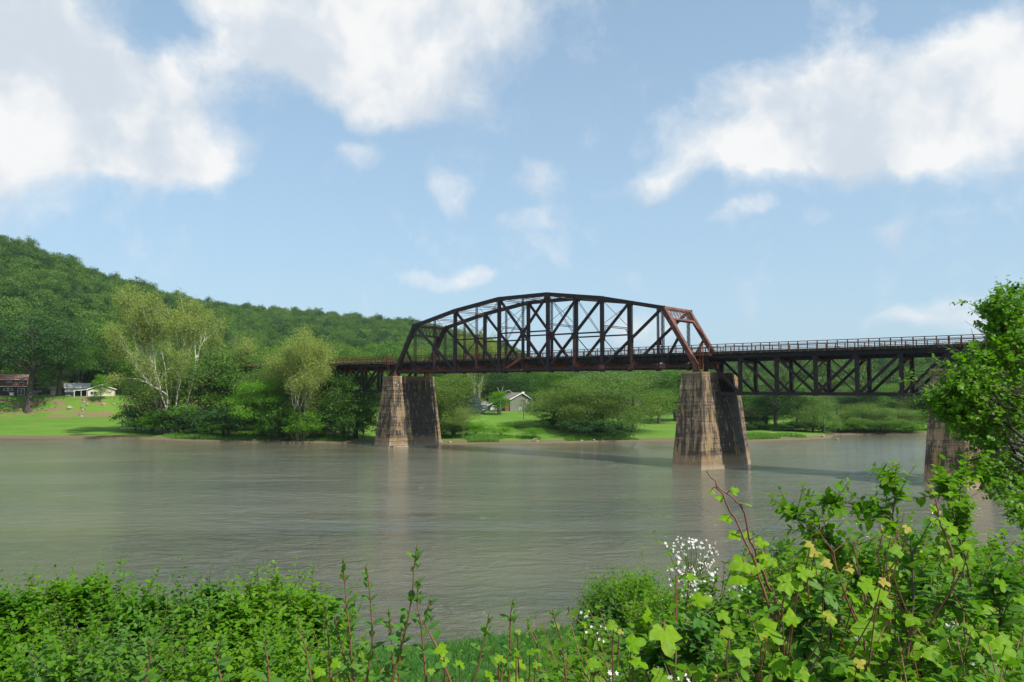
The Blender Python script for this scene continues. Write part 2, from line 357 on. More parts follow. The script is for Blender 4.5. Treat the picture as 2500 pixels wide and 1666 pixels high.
    # portals
    for a,b,mt in ((0,1,STEEL),(12,11,RUST)):
        A0=N(b,0,1);B0=N(a,0,0); ax=(B0-A0).normalized(); sgn=1 if a==12 else -1; nrm=Vector((ax.z*-1,0,ax.x)) if a==12 else Vector((ax.z,0,-ax.x))
        nrm=nrm if nrm.z>0 else -nrm
        pt=lambda f,w: Vector((A0.x,w,A0.z))+ax*f+nrm*.28
        m=MB().beam(pt(.05,-.3),pt(.05,WT+.3),.45,.12,up=nrm).beam(pt(.05,-.3)-nrm*.4,pt(.05,WT+.3)-nrm*.4,.45,.1,up=nrm); m.build('portal_top_strut',mt,root)
        m=MB().beam(pt(2.25,-.42),pt(2.25,WT+.42),.34,.12,up=nrm).beam(pt(2.25,-.3)-nrm*.35,pt(2.25,WT+.3)-nrm*.35,.3,.10,up=nrm); m.build('portal_bottom_strut',mt,root)
        m=MB(); n=8
        for k in range(n):
            w0=.3+(WT-.6)*k/n; w1=.3+(WT-.6)*(k+1)/n
            m.beam(pt(.2,w1),pt(2.1,w1),.12,.08,up=nrm).beam(pt(.2,w0),pt(2.1,w1),.10,.06,up=nrm)
            m.beam(pt(.15,w0),pt(.55,(w0+w1)/2),.06,.04,up=nrm).beam(pt(.55,(w0+w1)/2),pt(.15,w1),.06,.04,up=nrm)
        m.build('portal_lattice',mt,root)
        for w0,sg in ((.25,1),(WT-.25,-1)):
            m=MB(); A_=pt(2.3,w0);B_=pt(2.3,w0+sg*1.15);C_=pt(4.9,w0)
            o_=nrm*.03; m.hexa([A_-o_,B_-o_,C_-o_+Vector((0,sg*.06,0)),C_-o_,A_+o_,B_+o_,C_+o_+Vector((0,sg*.06,0)),C_+o_]); m.build('portal_knee_plate',mt,root)
    # floor
    for i in range(13):
        x=i*P; m=MB().box((x-.03,.25,ZB-.35),(x+.03,WT-.25,ZB+.95)).box((x-.2,.25,ZB+.93),(x+.2,WT-.25,ZB+.98)).box((x-.2,.25,ZB-.38),(x+.2,WT-.25,ZB-.33))
        for k in range(7): m.box((x-.15,.8+k*1.2,ZB-.33),(x+.15,.86+k*1.2,ZB+.93))
        m.build('floor_beam',ORANGE,root)
    for w in (1.35,3.35,5.45,7.45):
        m=MB().box((0,w-.02,ZB+.90),(12*P,w+.02,17.36)).box((0,w-.17,17.30),(12*P,w+.17,17.355)).box((0,w-.17,ZB+.86),(12*P,w+.17,ZB+.90))
        for k in range(48): m.box((k*P/4+.7,w-.12,ZB+.9),(k*P/4+.76,w+.12,17.3))
        m.build('stringer',STEEL2,root)
    deck(root,.3,12*P+.5,.75,8.05)
    railing(root,.3,12*P+.3,.70,-1); railing(root,.3,12*P+.3,8.1,1)
    # bearings on the piers
    for x,sg in ((0,1),(12*P,-1)):
        for w in (0,WT):
            m=MB(); m.box((x-.55,w-.5,ZB-1.0),(x+.55,w+.5,ZB-.86))
            for e in (-.36,-.12,.12,.36): m.hexa([(x-.5,w+e-.03,ZB-.86),(x+.5,w+e-.03,ZB-.86),(x+.5,w+e+.03,ZB-.86),(x-.5,w+e+.03,ZB-.86),(x-.16,w+e-.03,ZB+.1),(x+.16,w+e-.03,ZB+.1),(x+.16,w+e+.03,ZB+.1),(x-.16,w+e+.03,ZB+.1)])
            m.build('bearing_shoe',ORANGE if sg>0 else RUST,root)
    # inspection platforms with ladders at both ends, hanging stair under the middle
    for x,wd in ((-3.0,.2),(12*P+.9,-.55)):
        m=MB()
        for e in (0,.5): m.beam((x+e,wd,ZB-1.0),(x+e,wd,ZB+4.0 if x<0 else ZB+3.4),.09,.09)
        for k in range(14): m.beam((x,wd,ZB-.9+k*.3),(x+.5,wd,ZB-.9+k*.3),.03,.03)
        m.beam((x+.5,wd,ZB+3.9 if x<0 else ZB+3.3),(x-.3,wd+.5,ZB+3.9 if x<0 else ZB+3.3),.07,.07)
        m.build('inspection_ladder',ORANGE,root)
        m=MB().box((x-1.1,wd-.35,ZB+1.55),(x+1.7,wd+.5,ZB+1.63))
        for e in (-1.05,-.2,.7,1.65): m.beam((x+e,wd-.33,ZB+1.6),(x+e,wd-.33,ZB+2.6),.06,.06)
        m.beam((x-1.05,wd-.33,ZB+2.58),(x+1.65,wd-.33,ZB+2.58),.06,.06); m.build('inspection_platform',ORANGE,root)
    xs=5.0*P+2.2; m=MB()
    for e in (-.32,.32): m.beam((xs,-.55+e,ZB+.2),(xs+3.6,-.55+e,ZB+2.0),.06,.26)
    for k in range(10): m.box((xs+.15+k*.37,-.85,ZB+.22+k*.19),(xs+.40+k*.37,-.25,ZB+.26+k*.19))
    m.box((xs+3.5,-.9,ZB+1.95),(xs+5.2,-.2,ZB+2.02)).box((xs+.2,-.9,ZB-.2),(xs+3.6,-.2,ZB-.12)); m.build('hanging_stair',ORANGE,root)
    m=MB()
    for z in (.75,1.1): m.beam((xs-.4,-.9,ZB+z-.2),(xs+3.5,-.9,ZB+z+1.8),.05,.05)
    for k in range(4): m.beam((xs-.2+k*1.15,-.9,ZB+.2+k*.6),(xs-.2+k*1.15,-.9,ZB+1.0+k*.6),.04,.04)
    m.build('stair_handrail',RUST,root)
    return root
through_span()
def deck_span(name):
    """one deck-truss span, 6 panels, built along local x from 0"""
    root=link(name,None,None,(0,0,0)); p=5.585; L=6*p; zt,zl=17.10,11.32; wn,wf=1.5,7.3
    T=lambda i,w:Vector((i*p,w,zt)); Bm=lambda i,w:Vector((i*p,w,zl))
    for w in (wn,wf):
        o=-1 if w==wn else 1
        m=MB().beam(T(0,w)-Vector((.3,0,0)),T(6,w)+Vector((.3,0,0)),.50,.66)
        for j in (-1,1): m.beam(T(0,w)+Vector((-.3,.27*o,.33*j)),T(6,w)+Vector((.3,.27*o,.33*j)),.10,.09)
        m.build('top_chord',STEEL2,root)
        m=MB(); boxed(m,Bm(0,w)+Vector((1.6,0,0)),Bm(6,w)-Vector((1.6,0,0)),.40,.44)
        for k in range(90): 
            x=p*.4+k*.32; m.beam((x,w,zl+.24),(x+.16,w,zl+.30),.3,.02)
        m.build('bottom_chord',STEEL,root)
        for i in range(7):
            e=Vector((0,0,0)); bot=Bm(i,w) if 0<i<6 else Vector((i*p,w,14.7))
            m=MB(); boxed(m,T(i,w)-Vector((0,0,.3)),bot,.50,.44); m.build('vertical',STEEL,root)
            if 0<i<6:
                m=MB().beam(Bm(i,w)+Vector((-.42,.25*o,.1)),Bm(i,w)+Vector((.42,.25*o,.1)),.04,.72); m.build('gusset_plate',STEEL,root)
        for a,b in ((0,1),(1,2),(2,3),(4,3),(5,4),(6,5)):
            m=MB(); boxed(m,T(a,w)-Vector((0,0,.35)),Bm(b,w),.36,.34); m.build('diagonal',STEEL,root)
        for a,b in ((3,2),(3,4)):
            m=MB().beam(T(a,w)-Vector((0,-.12,.3)),Bm(b,w)+Vector((0,.12,0)),.10,.12).beam(T(a,w)-Vector((0,.12,.3)),Bm(b,w)+Vector((0,-.12,0)),.10,.12); m.build('counter_diagonal',STEEL,root)
    for i in range(7):
        x=i*p; m=MB().box((x-.02,wn+.2,zt-1.15),(x+.02,wf-.2,zt+.05)).box((x-.17,wn+.2,zt-1.18),(x+.17,wf-.2,zt-1.13))
        for k in range(5): m.box((x-.14,wn+.5+k*1.15,zt-1.13),(x+.14,wn+.55+k*1.15,zt))
        m.build('floor_beam',ORANGE,root)
        if 0<i<6:
            m=MB().beam((x,wn+.2,zt-1.2),(x,wf-.2,zl+.1),.06,.08).beam((x,wf-.2,zt-1.2),(x,wn+.2,zl+.1),.06,.08); m.build('sway_rods',ORANGE,root)
            m=MB(); laced(m,(x,wn+.1,zl),(x,wf-.1,zl),.32,.3); m.build('bottom_strut',STEEL,root)
    for w in (2.9,4.4,5.9):
        m=MB().box((-.2,w-.02,zt-.75),(L+.2,w+.02,17.33)).box((-.2,w-.15,zt-.8),(L+.2,w+.15,zt-.75)); m.build('stringer',STEEL2,root)
    m=MB()
    for i in range(6): m.beam((i*p,wn,zl-.1),((i+1)*p,wf,zl-.1),.09,.09).beam((i*p,wf,zl-.1),((i+1)*p,wn,zl-.1),.09,.09)
    m.build('bottom_laterals',STEEL,root)
    m=MB()
    for k in range(25): m.beam((k*L/24.0,wn+.1,17.28),(k*L/24.0,wn-.95,17.33),.10,.14).beam((k*L/24.0,wf-.1,17.28),(k*L/24.0,wf+.95,17.33),.10,.14)
    m.build('deck_brackets',STEEL2,root)
    deck(root,-.25,L+.25,.55,8.25)
    railing(root,-.25,L+.25,.52,-1,True); railing(root,-.25,L+.25,8.28,1,True)
    return root
def copy_tree(o,parent=None):
    c=o.copy(); COL.objects.link(c); c.parent=parent
    for ch in list(o.children): copy_tree(ch,c)
    return c
ds=deck_span('deck_truss_span'); ds.location=bw(69.8,0); ds.rotation_euler=(0,0,YAW)
tag(ds,'dark deck truss span with rail on top between the two right piers','bridge span','spans of the railroad bridge')
for s0,lab in ((-35.4,'short dark deck truss span left of the arched truss, half hidden by trees'),
               (-69.3,'farthest deck truss span lost in the trees of the far bank'),
               (103.9,'deck truss span at the right edge behind the overhanging tree')):
    c=copy_tree(ds); c.location=bw(s0,0); tag(c,lab)
# piers: every visible stone is a block of its own
def pier(s0,bot,top,zb,ztop,label,seed,notch=False,gap=.004,proud=.006):
    """bot / top: plan outlines (s,w) seen from above, counter-clockwise"""
    root=link('bridge_pier',None,None,(0,0,0)); tag(root,label,'bridge pier','piers of the railroad bridge')
    rr=random.Random(seed); bot=[Vector((s0+a,b)) for a,b in bot]; top=[Vector((s0+a,b)) for a,b in top]; n=len(bot)
    cz=11.25 if notch else 13.35; H=ztop-zb
    def ring(z,grow=0.0):
        f=(z-zb)/H; pts=[bot[i].lerp(top[i],f) for i in range(n)]; c=sum(pts,Vector((0,0)))/n
        return [p+(p-c).normalized()*grow for p in pts]
    zt=cz
    m=MB(); V=[];Fc=[]
    NL=18; V=[]
    for q in range(NL+1):
        z_=zb+(zt-zb)*q/NL; V+=[tuple(bw(p.x,p.y,z_)) for p in ring(z_,-.16 if gap>.004 else -.12)]
    core=npmesh('pier_core',V,[np.array([[q*n+i,q*n+(i+1)%n,(q+1)*n+(i+1)%n,(q+1)*n+i] for q in range(NL) for i in range(n)])],[JOINT])
    link('pier_core',core,root)
    nc=14 if notch else 17; hs=[rr.uniform(.85,1.15) for _ in range(nc)]; tot=sum(hs); z=zb; cnt=0; rest=MB()
    for c_ in range(nc):
        z1=z+hs[c_]*(zt-zb)/tot; ra,rb=ring(z),ring(z1)
        for i in range(n):
            j=(i+1)%n; A,B_=ra[i],ra[j]; C,D_=rb[i],rb[j]; L=(B_-A).length
            k=max(1,int(round(L/rr.uniform(1.5,2.1)))); cuts=[0]+sorted((q+rr.uniform(-.22,.22)+(.5 if c_%2 and k>1 else 0)*.6)/k for q in range(1,k))+[1]
            nr=Vector(((B_-A).y,-(B_-A).x)).normalized()
            for q in range(len(cuts)-1):
                a,b=cuts[q],cuts[q+1]; g=gap/max(L,.1); pr=rr.uniform(.0,proud)
                if rr.random()<.03: pr=-proud*2
                a2,b2=a+g,b-g
                o0=[A.lerp(B_,a2)+nr*pr,A.lerp(B_,b2)+nr*pr,A.lerp(B_,b2)-nr*.32,A.lerp(B_,a2)-nr*.32]
                o1=[C.lerp(D_,a2)+nr*pr,C.lerp(D_,b2)+nr*pr,C.lerp(D_,b2)-nr*.32,C.lerp(D_,a2)-nr*.32]
                P8=[bw(p.x,p.y,z+gap) for p in o0]+[bw(p.x,p.y,z1-gap) for p in o1]
                vis=(i in (0,1,2,3)) 
                if vis and cnt<298:
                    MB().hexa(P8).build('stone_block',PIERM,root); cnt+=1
                else: rest.hexa(P8)
        z=z1
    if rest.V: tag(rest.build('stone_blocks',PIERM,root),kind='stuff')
    if notch:
        def clip(pts,lo,hi,smax):
            for ax_,lim,sg in ((1,lo,1),(1,hi,-1),(0,s0+smax,-1)):
                out=[]
                for i in range(len(pts)):
                    A,B_=pts[i],pts[(i+1)%len(pts)]; ia=(A[ax_]-lim)*sg>=0; ib=(B_[ax_]-lim)*sg>=0
                    if ia: out.append(A)
                    if ia!=ib: out.append(A.lerp(B_,(lim-A[ax_])/(B_[ax_]-A[ax_])))
                pts=out
            return pts
        def block(nm,lo,hi,smax,za,zb2,g=0.0,mt=PIERM):
            r0=clip(ring(za,g),lo-g,hi+g,smax); r1=clip(ring(min(zb2,ztop),g),lo-g,hi+g,smax); k=len(r0)
            if len(r1)!=k: r1=r0
            V=[tuple(bw(p.x,p.y,za)) for p in r0]+[tuple(bw(p.x,p.y,zb2)) for p in r1]
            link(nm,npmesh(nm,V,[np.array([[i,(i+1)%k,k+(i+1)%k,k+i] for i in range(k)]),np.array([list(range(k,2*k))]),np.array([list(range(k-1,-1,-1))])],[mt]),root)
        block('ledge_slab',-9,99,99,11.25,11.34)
        for lo,hi,sm,zt2 in ((-9,2.5,99,13.9),(7.9,99,99,13.9),(2.504,7.896,-.1,13.6)):
            z=11.343; q=0
            while z<zt2-.05:
                z2=min(z+.64,zt2); block('stone_course',lo,hi,sm,z,z2-.004,-.004*(q%2)); z=z2; q+=1
        for lo,hi in ((-9,2.5),(7.9,99)):
            block('cap_course',lo,hi,99,13.9,14.12,.10); block('cap_course',lo,hi,99,14.123,14.35,.03); block('cap_course',lo,hi,99,14.353,ztop,.20)
        return root
    # coping: band, cap slab
    for za,zb_,g in ((zt+.003,ztop-.5,.0),(ztop-.497,ztop-.3,.13),(ztop-.297,ztop,.22)):
        r=[p for p in ring(min(za,ztop),g)]
        nr_=len(r); 
        V=[tuple(bw(p.x,p.y,za)) for p in r]+[tuple(bw(p.x,p.y,zb_)) for p in r]
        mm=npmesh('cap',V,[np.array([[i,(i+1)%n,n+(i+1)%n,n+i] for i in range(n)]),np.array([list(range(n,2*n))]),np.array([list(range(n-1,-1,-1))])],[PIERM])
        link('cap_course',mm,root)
    return root
BOT=[(-2.7,-3.4),(2.1,-3.2),(3.5,-.5),(6.0,3.4),(3.4,12.1),(-2.7,12.3)]
TOPP=[(-1.7,-1.7),(1.7,-1.6),(1.85,-.3),(2.25,3.2),(2.2,10.4),(-1.7,10.4)]
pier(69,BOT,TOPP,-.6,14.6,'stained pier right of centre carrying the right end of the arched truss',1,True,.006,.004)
pier(0,[(-2.5,-3.8),(2.4,-4.0),(3.8,-1.2),(5.6,3.2),(3.0,10.8),(-2.7,11)],[(-1.9,-1.8),(1.2,-1.8),(1.9,-.6),(2.1,3.4),(1.3,9.7),(-1.9,9.7)],-.6,14.6,'grey streaked pier left of centre carrying the left end of the arched truss',2,False,.022,.05)
pier(103.6,BOT,TOPP,-.6,14.6,'right pier half hidden behind the overhanging leafy tree',3,True,.006,.006)
pier(-35.6,BOT,TOPP,.3,14.6,'shaded brown pier standing among the trees of the far bank',4)
HAZE_D=0.00006
# ---------------- terrain of the far side ----------------
def at(u,v,y):
    """world point seen at photo pixel (u,v) at distance y"""
    r=pix_dir(u,v); k=y/r.y; return Vector((r.x*k,y,EYE+r.z*k))
def smooth(a,b,x): 
    t_=np.clip((x-a)/(b-a),0,1); return t_*t_*(3-2*t_)
SHX=[-400,-200,-124,-92,-64,-40,-13,4.5,23,36,54,70,77,80,84,120,200,400]
SHY=[200,193,189.5,186.5,176.5,173,169.5,171.5,177.5,179,178.5,185,190,196,203,205,209,230]
def shore(x): return np.interp(x,SHX,SHY)
UU=[-2600,-800,-300,0,60,130,200,250,300,350,430,520,640,750,850,900,1000,1060,1110,1187,1240,1265,1320,1400,1500,1600,1700,1790,1850,2000,2200,2500,3000,5000]
VV=[520,490,520,585,600,628,655,680,695,708,728,745,757,766,775,779,788,800,815,838,850,868,893,903,906,908,904,893,878,866,858,850,840,830]
RU=[-2600,0,300,430,520,640,1000,1265,1330,1600,1790,2000,2500,5000]; RD=[560,560,600,650,800,880,930,930,1200,1200,900,800,750,700]
FU=[-2600,450,640,1000,1265,1330,1600,1790,2000,2500,5000]; FD=[320,330,380,430,450,700,700,450,380,330,320]
FZ=[9,9.6,8,7,6,4,3,2,1.5,1.5,2]
def ridge(u):
    d=np.interp(u,RU,RD); v=np.interp(u,UU,VV); return d, EYE+(946-v)*d/F_PX-9.5
def nz(x,y,s,k=0):   # cheap smooth noise
    return (np.sin(x/s+1.3+k)+np.sin(y/s*1.13+2.1*k+.4)+np.sin((x+y)/s*.71+k*1.7)+np.sin((x-y)/s*.57+3*k))/4
def ground(x,y):
    x=np.asarray(x,float); y=np.asarray(y,float); t_=y-shore(x)
    u=1250+x/np.maximum(y,50)*F_PX
    low=.25+smooth(0,6,t_)*.45
    left=low+smooth(5,60,t_)*2.1+smooth(244,262,y)*6.6
    mid=low+smooth(3,70,t_)*4.4+smooth(70,160,t_)*2.5
    right=low+smooth(4,50,t_)*1.4
    wl=1-smooth(-70,-35,x); wr=smooth(12,45,x)
    z=left*wl+mid*(1-wl)*(1-wr)+right*wr
    fd=np.interp(u,FU,FD); rd,rz=ridge(u)
    f=np.clip((y-fd)/(rd-fd),0,1); hill=(rz-z)*(f**.92)+nz(x,y,38)*5*np.minimum(1,f*4)*(1-f)
    z=z+np.where(y>fd,hill,0)
    back=np.clip((y-rd)/500,0,1); z=z-np.where(y>rd,back*np.maximum(rz-5,0)*.6,0)
    z=z+nz(x,y,9,1)*.12*smooth(2,12,t_)
    return np.where(t_<0,-1.2+np.maximum(t_,-6)*0+np.exp(t_*1.2)*1.45,z)
def far_ground():
    ys=np.concatenate([np.linspace(-8,10,19),np.linspace(12,150,60),np.geomspace(156,1500,60)])
    us=np.concatenate([np.linspace(-4200,-700,40),np.linspace(-650,3150,300),np.linspace(3200,6500,34)])
    V=[];
    for t_ in ys:
        # rows follow the shore, then spread with distance
        xs=(us-1250)/F_PX*(186+max(t_,0)); yy=shore(xs)*(1 if t_<160 else 1)+t_
        xs=(us-1250)/F_PX*np.maximum(yy,150); yy=shore(xs)+t_
        V.append(np.stack([xs,yy,ground(xs,yy)],1))
    V=np.concatenate(V); n=len(us); m_=len(ys); i=np.arange(n-1)[None,:]+np.arange(m_-1)[:,None]*n
    F_=np.stack([i,i+1,i+1+n,i+n],-1).reshape(-1,4)
    mt,nn=MAT('far_bank_ground'); p=nn.pos(); s_=nn.add('ShaderNodeSeparateXYZ',{'Vector':p}); 
    g1=nn.mix(nn.ramp(nn.noise(nn.pos((.05,.12,.1)),1,4),.35,.65),(.105,.205,.022),(.070,.165,.020))
    g2=nn.mix(nn.ramp(nn.noise(p,.9,4),.40,.70),g1,(.115,.19,.03))
    g3=nn.mix(nn.m('MULTIPLY',nn.ramp(nn.noise(nn.pos((.30,1.1,1)),1,5,.7),.45,.7),.45),g2,(.055,.13,.018))
    # the scruffy slope below the houses: bare earth, mulch and dry grass
    sl=nn.m('MULTIPLY',nn.ramp(s_.outputs[1],241,246),nn.ramp(s_.outputs[1],262,257)); sl=nn.m('MULTIPLY',sl,nn.ramp(s_.outputs[0],-70,-84))
    earth=nn.mix(nn.noise(p,1.1,4),(.14,.095,.055),(.19,.17,.075)); ef=nn.m('MULTIPLY',sl,nn.ramp(nn.noise(nn.pos((.10,.22,.25)),1,4,.6,.4),.47,.56))
    c4=nn.mix(ef,g3,earth)
    wt=nn.ramp(s_.outputs[2],.62,.30); c5=nn.mix(wt,c4,(.13,.10,.065))
    dirt=nn.m('MULTIPLY',nn.ramp(nn.noise(nn.pos((.06,.18,.1)),1,4,.65),.60,.68),nn.m('MULTIPLY',nn.ramp(s_.outputs[0],-95,-78),nn.ramp(s_.outputs[1],225,215)))
    c6=nn.mix(nn.m('MULTIPLY',dirt,.8),c5,(.17,.115,.07))
    wood=nn.ramp(s_.outputs[1],275,300); c7=nn.mix(wood,c6,(.045,.075,.02))
    finish(nn,nn.add('ShaderNodeBsdfPrincipled',{'Base Color':c7,'Roughness':.95,'Specular IOR Level':.1,'Normal':bump(nn,nn.noise(p,2.2,4),.5,.25)}))
    o=link('far_bank_ground',npmesh('far_bank_ground',V,F_,[mt],True)); tag(o,'green far bank with lawns rising into wooded hills','ground',None,'structure')
far_ground()
# ---------------- foliage ----------------
def rots(rg,n,upbias=.0,nrm=None):
    """random leaf frames: x along the leaf, z its normal"""
    z=rg.normal(size=(n,3)); 
    if nrm is not None: z=z*.75+nrm
    z[:,2]=np.abs(z[:,2])+upbias if upbias else z[:,2]
    z/=np.linalg.norm(z,axis=1)[:,None]+1e-9
    a=rg.normal(size=(n,3)); a[:,2]-=.35; x=a-(a*z).sum(1)[:,None]*z; x/=np.linalg.norm(x,axis=1)[:,None]+1e-9
    y=np.cross(z,x); return np.stack([x,y,z],-1)      # columns
LT=np.array([[0,0,0],[.5,.30,.05],[1,0,-.08],[.5,-.30,.05]]); LF=np.array([[0,1,2],[0,2,3]])
def leaves(C,Rm,sz,T=LT,Fc=LF):
    k=len(T); V=C[:,None,:]+sz[:,None,None]*np.einsum('kj,nij->nki',T,Rm)
    Fs=(Fc[None]+np.arange(len(C))[:,None,None]*k).reshape(-1,Fc.shape[1]); return V.reshape(-1,3),Fs
def tubes(branches,n=5):
    m=MB()
    for pts,rad in branches: m.tube(pts,rad,n)
    return m
def wob(a,b,k,rg,amp):
    t_=np.linspace(0,1,k)[:,None]; p=np.array(a)*(1-t_)+np.array(b)*t_; L=np.linalg.norm(np.array(b)-np.array(a))
    p[1:-1]+=rg.normal(size=(k-2,3))*amp*L; return p
def crown_tree(seed,h=20,rw=7,base=.28,nl=9,lobe=.40,ncl=150,npl=46,leaf=.36,tr=.45,flat=.75,drop=0,bark=None,air=1.0,fork=.35,low=-.6):
    """tree with trunk, limbs to every lobe and leaves clustered in sprays round the lobes"""
    rg=np.random.default_rng(seed); zc=h*(base+(1-base)*.5); ry=h*(1-base)*.5
    L=[]
    for i in range(nl):
        a=i*2.399+rg.uniform(-.3,.3); e=(low+(.95-low)*((i*7)%nl+rg.random())/nl) if i else 1.0; rr=math.sqrt(max(0,1-e*e*.85)) if e>0 else max(.82,math.sqrt(max(0,1-e*e*.85)))
        L.append((rw*(1-lobe)*rr*math.cos(a)*rg.uniform(.75,1.05),rw*(1-lobe)*rr*math.sin(a)*rg.uniform(.75,1.05),zc+ry*(1-lobe*.8)*e*rg.uniform(.8,1.05)))
    L=np.array(L); lr=rw*lobe*rg.uniform(.8,1.3,nl)
    per=ncl//nl; C=[];Nn=[];br=[]
    f=h*fork; lean=rg.normal(size=2)*.02*h
    trunk=np.array([[0,0,-.5],[0,0,h*.03],[lean[0]*.4,lean[1]*.4,f*.6],[lean[0],lean[1],f],[lean[0]*.8,lean[1]*.8,(f+zc)/2],[0,0,zc+ry*.5]])
    br.append((trunk,[tr*1.5,tr*1.15,tr*.9,tr*.75,tr*.45,tr*.12]))
    for i in range(nl):
        c=L[i]; z0=f*rg.uniform(.75,1.25) if c[2]>f else f*.8; z0=min(z0,c[2]*.9)
        s0=np.array([lean[0]*.8,lean[1]*.8,z0]); br.append((wob(s0,c,5,rg,.05),np.linspace(tr*.42,tr*.10,5)))
        d=rg.normal(size=(per,3)); d/=np.linalg.norm(d,axis=1)[:,None]; d[:,2]=d[:,2]*.9+.12
        q=c+d*lr[i]*np.array([1,1,flat])*rg.uniform(.55,1.05,(per,1)); C.append(q); Nn.append(d)
        for k in range(0,per,5): br.append((wob(c,q[k],3,rg,.05),[tr*.10,tr*.06,tr*.02]))
    C=np.concatenate(C);Nn=np.concatenate(Nn); n=len(C)
    s=rw*.115*air
    q=np.repeat(C,npl,0)+rg.normal(size=(n*npl,3))*np.array([s,s,s*.55]); 
    if drop: q[:,2]-=np.abs(rg.normal(size=n*npl))*drop
    V,Fc=leaves(q,rots(rg,len(q),0,np.repeat(Nn,npl,0)*.6+np.array([0,0,.5])),leaf*rg.uniform(.6,1.3,len(q)))
    return tubes(br).mesh('trunk',None,True), npmesh('crown',V,Fc)
def fan_tree(seed,h=34,spread=13,stems=5,leafn=26,leaf=.34,tr=.42,z1=.45,depth=4,leafy=1.0,upness=.8,ang=.42,low=False):
    """many-stemmed open tree whose pale limbs fan upwards"""
    rg=np.random.default_rng(seed); br=[]; tips=[]
    def grow(p,d,L,r,lv):
        k=4; q=p+d*L; pts=wob(p,q,k,rg,.035); br.append((pts,np.linspace(r,r*.62,k)))
        if lv>=2: tips.append(pts[-1]); 
        if lv>=3: tips.append(pts[2])
        if low and lv>=1: tips.append(pts[1]+rg.normal(size=3)*.5); tips.append(pts[3]+rg.normal(size=3)*.6)
        if low and lv==0: tips.append(pts[2]+rg.normal(size=3)*.5); tips.append(pts[3]+rg.normal(size=3)*.5); tips.append(pts[1]+rg.normal(size=3)*.5)
        if lv>=depth: return
        for j in range(2 if rg.random()<.62 else 3):
            a=rg.normal(size=3); nd=d+a*ang+np.array([0,0,.12*upness]); nd/=np.linalg.norm(nd)
            grow(pts[-1],nd,L*rg.uniform(.60,.86),r*.60*rg.uniform(.85,1.1),lv+1)
    for i in range(stems):
        a=i*6.28/stems+rg.uniform(-.4,.4); o=np.array([math.cos(a),math.sin(a),0])*rg.uniform(.3,.9)
        d=np.array([math.cos(a)*spread/h*rg.uniform(.35,1.15),math.sin(a)*spread/h*rg.uniform(.35,1.0),1.0]); d/=np.linalg.norm(d)
        grow(o-np.array([0,0,.5]),d,h*z1*.62,tr*rg.uniform(.7,1.1),0)
    C=np.array(tips); top=C[:,2].max(); k=h/top
    br=[(p*np.array([1,1,k]),r) for p,r in br]; C=C*np.array([1,1,k])
    n=int(leafn*leafy); q=np.repeat(C,n,0)+rg.normal(size=(len(C)*n,3))*np.array([.8,.8,.65])
    V,Fc=leaves(q,rots(rg,len(q)),leaf*rg.uniform(.6,1.3,len(q)))
    return tubes(br).mesh('trunk',None,True), npmesh('crown',V,Fc)
def conifer(seed,h=9,r=2.6):
    rg=np.random.default_rng(seed); n=5200; z=h*(1-np.sqrt(rg.random(n)))*.97+.25; rr=r*(1-z/h)*(.55+.45*rg.random(n))*(1+.22*np.sin(z*5.5)); a=rg.random(n)*6.28
    q=np.stack([rr*np.cos(a),rr*np.sin(a),z-rr*.18],1); Rm=rots(rg,n,0,np.stack([np.cos(a),np.sin(a),a*0+.6],1)*1.2)
    V,Fc=leaves(q,Rm,.26*rg.uniform(.6,1.3,n)); return tubes([(np.array([[0,0,-.3],[0,0,h*.5],[0,0,h*.97]]),[.2,.12,.02])]).mesh('trunk'),npmesh('crown',V,Fc)
def willow(seed,h=11,r=5):
    rg=np.random.default_rng(seed); tr_,_=crown_tree(seed,h,r,.35,7,.4,60,2,.2,.35); C=[]
    for i in range(230):
        a=rg.random()*6.28; e=rg.random()**.5; x,y=r*e*math.cos(a),r*e*math.sin(a); zt=h*(.62+.38*math.sqrt(max(0,1-e*e)))*rg.uniform(.9,1.03); L=rg.uniform(.3,.62)*h*(.5+.5*e)
        k=34; tz=rg.random(k); C.append(np.stack([x+rg.normal(size=k)*.18+tz*.4*math.cos(a),y+rg.normal(size=k)*.18+tz*.4*math.sin(a),zt-tz*L],1))
    q=np.concatenate(C); Rm=rots(rg,len(q)); V,Fc=leaves(q,Rm,.34*rg.uniform(.6,1.2,len(q))); return tr_,npmesh('crown',V,Fc)
BARK=simple('grey_brown_bark',(.085,.068,.050),.95,var=.5,scale=2,bmp=.4)
def white_bark():
    m_,n=MAT('mottled_white_bark'); z=n.add('ShaderNodeTexCoord'); s_=n.add('ShaderNodeSeparateXYZ',{'Vector':z.outputs['Object']}).outputs[2]
    f=n.ramp(n.noise(n.pos((1.6,1.6,.6)),1,4),.42,.58); low=n.ramp(s_,8,2)
    c=n.mix(n.m('MAXIMUM',n.m('MULTIPLY',f,.55),n.m('MULTIPLY',low,.85)),(.60,.57,.49),(.20,.16,.11)); finish(n,n.add('ShaderNodeBsdfPrincipled',{'Base Color':c,'Roughness':.85})); return m_
WBARK=white_bark(); PBARK=simple('pale_bare_bark',(.30,.27,.21),.9,var=.35)
G_MID=leafmat('mid_green_leaves',(.050,.135,.018),(.105,.215,.026),.34,.2,.22)
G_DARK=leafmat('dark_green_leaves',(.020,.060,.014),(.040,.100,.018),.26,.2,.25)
G_BRI=leafmat('bright_green_leaves',(.085,.23,.010),(.14,.30,.014),.45,.2,.3)
G_OLI=leafmat('olive_green_leaves',(.100,.175,.030),(.160,.235,.042),.36,.2,.3)
G_SYC=leafmat('young_sycamore_leaves',(.20,.26,.06),(.26,.31,.08),.4,.2,.3)
G_HILL=leafmat('forest_leaves',(.018,.062,.016),(.115,.215,.032),.26,.15,.05,None,None,.8)
